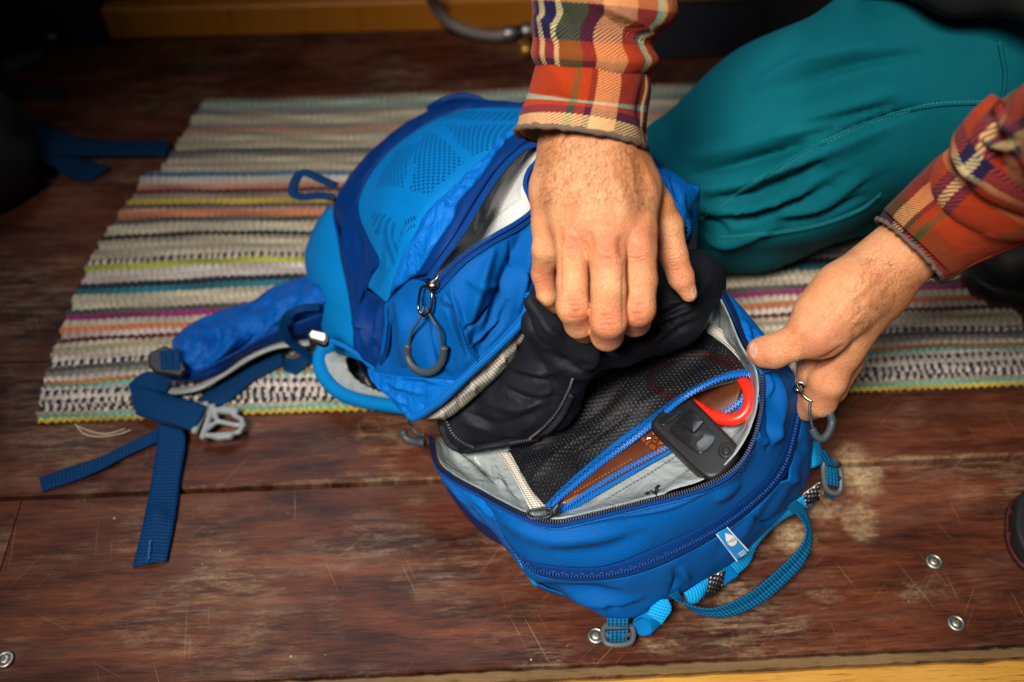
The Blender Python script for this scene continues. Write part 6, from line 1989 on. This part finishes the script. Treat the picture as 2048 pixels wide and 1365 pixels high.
# ================================================================== things in the dim background
def blob(name, cones, mat, parent, k=0.02, h=0.006, floor_z=0.001, rip=None, flat=None):
    Q = [cone_px(*q) for q in cones]
    lo = np.min([np.minimum(q[0], q[1]) - max(q[2:]) for q in Q], 0) - .01
    hi = np.max([np.maximum(q[0], q[1]) + max(q[2:]) for q in Q], 0) + .01

    def f(p):
        d = None
        for q in Q:
            e = sd_cone(p, *q)
            d = e if d is None else smin(d, e, k)
        return np.maximum(d, floor_z - p[..., 2])
    V, F = nets(f, lo, hi, h)
    if rip:
        V = V + vnormals(V, F) * ripple(V[:, 0] + V[:, 2], V[:, 1] + V[:, 2], *rip)[:, None]
        V[:, 2] = np.maximum(V[:, 2], floor_z)
    return mesh(name, relax(V, F, 1), F, mat, parent)


m_bk = plain('black_cordura', (0.007, 0.008, 0.009), 0.75, bump=0.4, scale=400)
m_bw = webbing_mat('navy_webbing', (0.004, 0.030, 0.085), 0.0030)
bagl = thing('black_bag', 'black bag with dark blue straps at the left edge of the floor', 'bag', loc=tuple(P(0, 320, 0)))
bl = [blob('bag_body', [((-60, 280, .07, 105), (-40, 330, .05, 90)), ((-40, 330, .05, 90), (20, 335, .035, 52)), ((-60, 260, .07, 80), (20, 290, .04, 60))], m_bk, bagl, rip=(0.003, 40, 3)),
      panel('bag_strap', [[(30, 226, .05), (80, 246, .03), (140, 268, .018), (210, 280, .010), (342, 282, .006)], [(40, 262, .05), (80, 300, .026), (140, 312, .012), (210, 312, .007), (332, 312, .005)]], m_bw, bagl, None, 40, 8, 0.003, 0.002),
      panel('bag_strap', [[(60, 290, .03), (120, 310, .015), (170, 318, .008), (222, 334, .006)], [(60, 318, .03), (110, 338, .012), (150, 358, .006), (182, 362, .004)]], m_bw, bagl, None, 30, 8, 0.003, 0.002),
      panel('bag_strap', [[(-20, 160, .03), (50, 168, .012), (135, 180, .006)], [(-20, 190, .03), (50, 190, .010), (130, 200, .005)]], m_bk, bagl, None, 24, 6, 0.003, 0.001)]
for o in bl:
    o.matrix_parent_inverse = Matrix.Translation(-bagl.location)
caseb = thing('black_case', 'black case with a round metal stud in the dark far left corner', 'case', loc=tuple(P(60, 80, 0)))
t0_ = st(100, 96)[1]
cl_ = [slab('case_shell', st(-120, 90)[0], st(216, 82)[0], t0_, t0_ + .2, .001, .20, m_bk, caseb, .012)]
cl_.append(lathe('metal_stud', [(.008, 0), (.008, .003), (.006, .005), (.002, .006)], Vector(fl(st(132, 72)[0], t0_ - .012, .026)), m_steel, caseb, 24))
cl_.append(panel('case_belt', [[(150, 60, .035), (190, 66, .03), (214, 70, .025)], [(150, 76, .022), (190, 80, .018), (214, 82, .014)]], m_bw, caseb, None, 16, 6, .003))
for o in cl_:
    o.matrix_parent_inverse = Matrix.Translation(-caseb.location)
gs = panel('grey_strap', [[(4, 124, .012), (40, 108, .012), (84, 96, .010)], [(12, 146, .006), (50, 132, .006), (88, 114, .006)]], plain('grey_webbing', (0.10, 0.10, 0.085), 0.8, bump=0.4), None, None, 24, 6, .004, .002)
tag(gs, 'short grey webbing strap on the dark floor by the black case', 'strap')
# hose with a fitting in front of the yellow rail
hose = thing('gas_hose', 'grey hose with metal fitting running along the yellow rail', 'hose', loc=tuple(P(960, 66, 0)))
m_hose = plain('grey_rubber_hose', (0.20, 0.17, 0.15), 0.5)
hl = [tube('hose_tube', unp(np.array([(840, -50, .13), (866, 4, .065), (892, 40, .032), (935, 63, .018), (985, 72, .012), (1010, 70, .014)])), .0085, m_hose, hose, 12, n=50),
      tube('metal_fitting', unp(np.array([(1008, 70, .016), (1018, 68, .017), (1030, 66, .018)])), [.011, .0125, .011], m_steel, hose, 14, n=10),
      tube('black_collar', unp(np.array([(1030, 66, .018), (1044, 66, .018)])), .011, m_blackm, hose, 14),
      tube('metal_fitting', unp(np.array([(1044, 64, .02), (1056, 62, .021), (1068, 62, .022)])), [.012, .013, .010], m_steel, hose, 14, n=10),
      tube('brass_tap', unp(np.array([(1046, 88, .012), (1052, 100, .010), (1054, 108, .010)])), .0105, plain('brass', (0.5, 0.26, 0.05), 0.35, metal=0.7), hose, 12)]
for o in hl:
    o.matrix_parent_inverse = Matrix.Translation(-hose.location)

hm = blob('shirt_hem', [((1800, -100, .40, 95), (1950, -85, .43, 105)), ((1950, -85, .43, 105), (2250, -50, .46, 120))], plain('dark_shirt_cloth', (0.010, 0.010, 0.012), 0.95, bump=0.4), person, 0.03, 0.006, rip=(0.003, 45, 5))
hm.matrix_parent_inverse = PI_
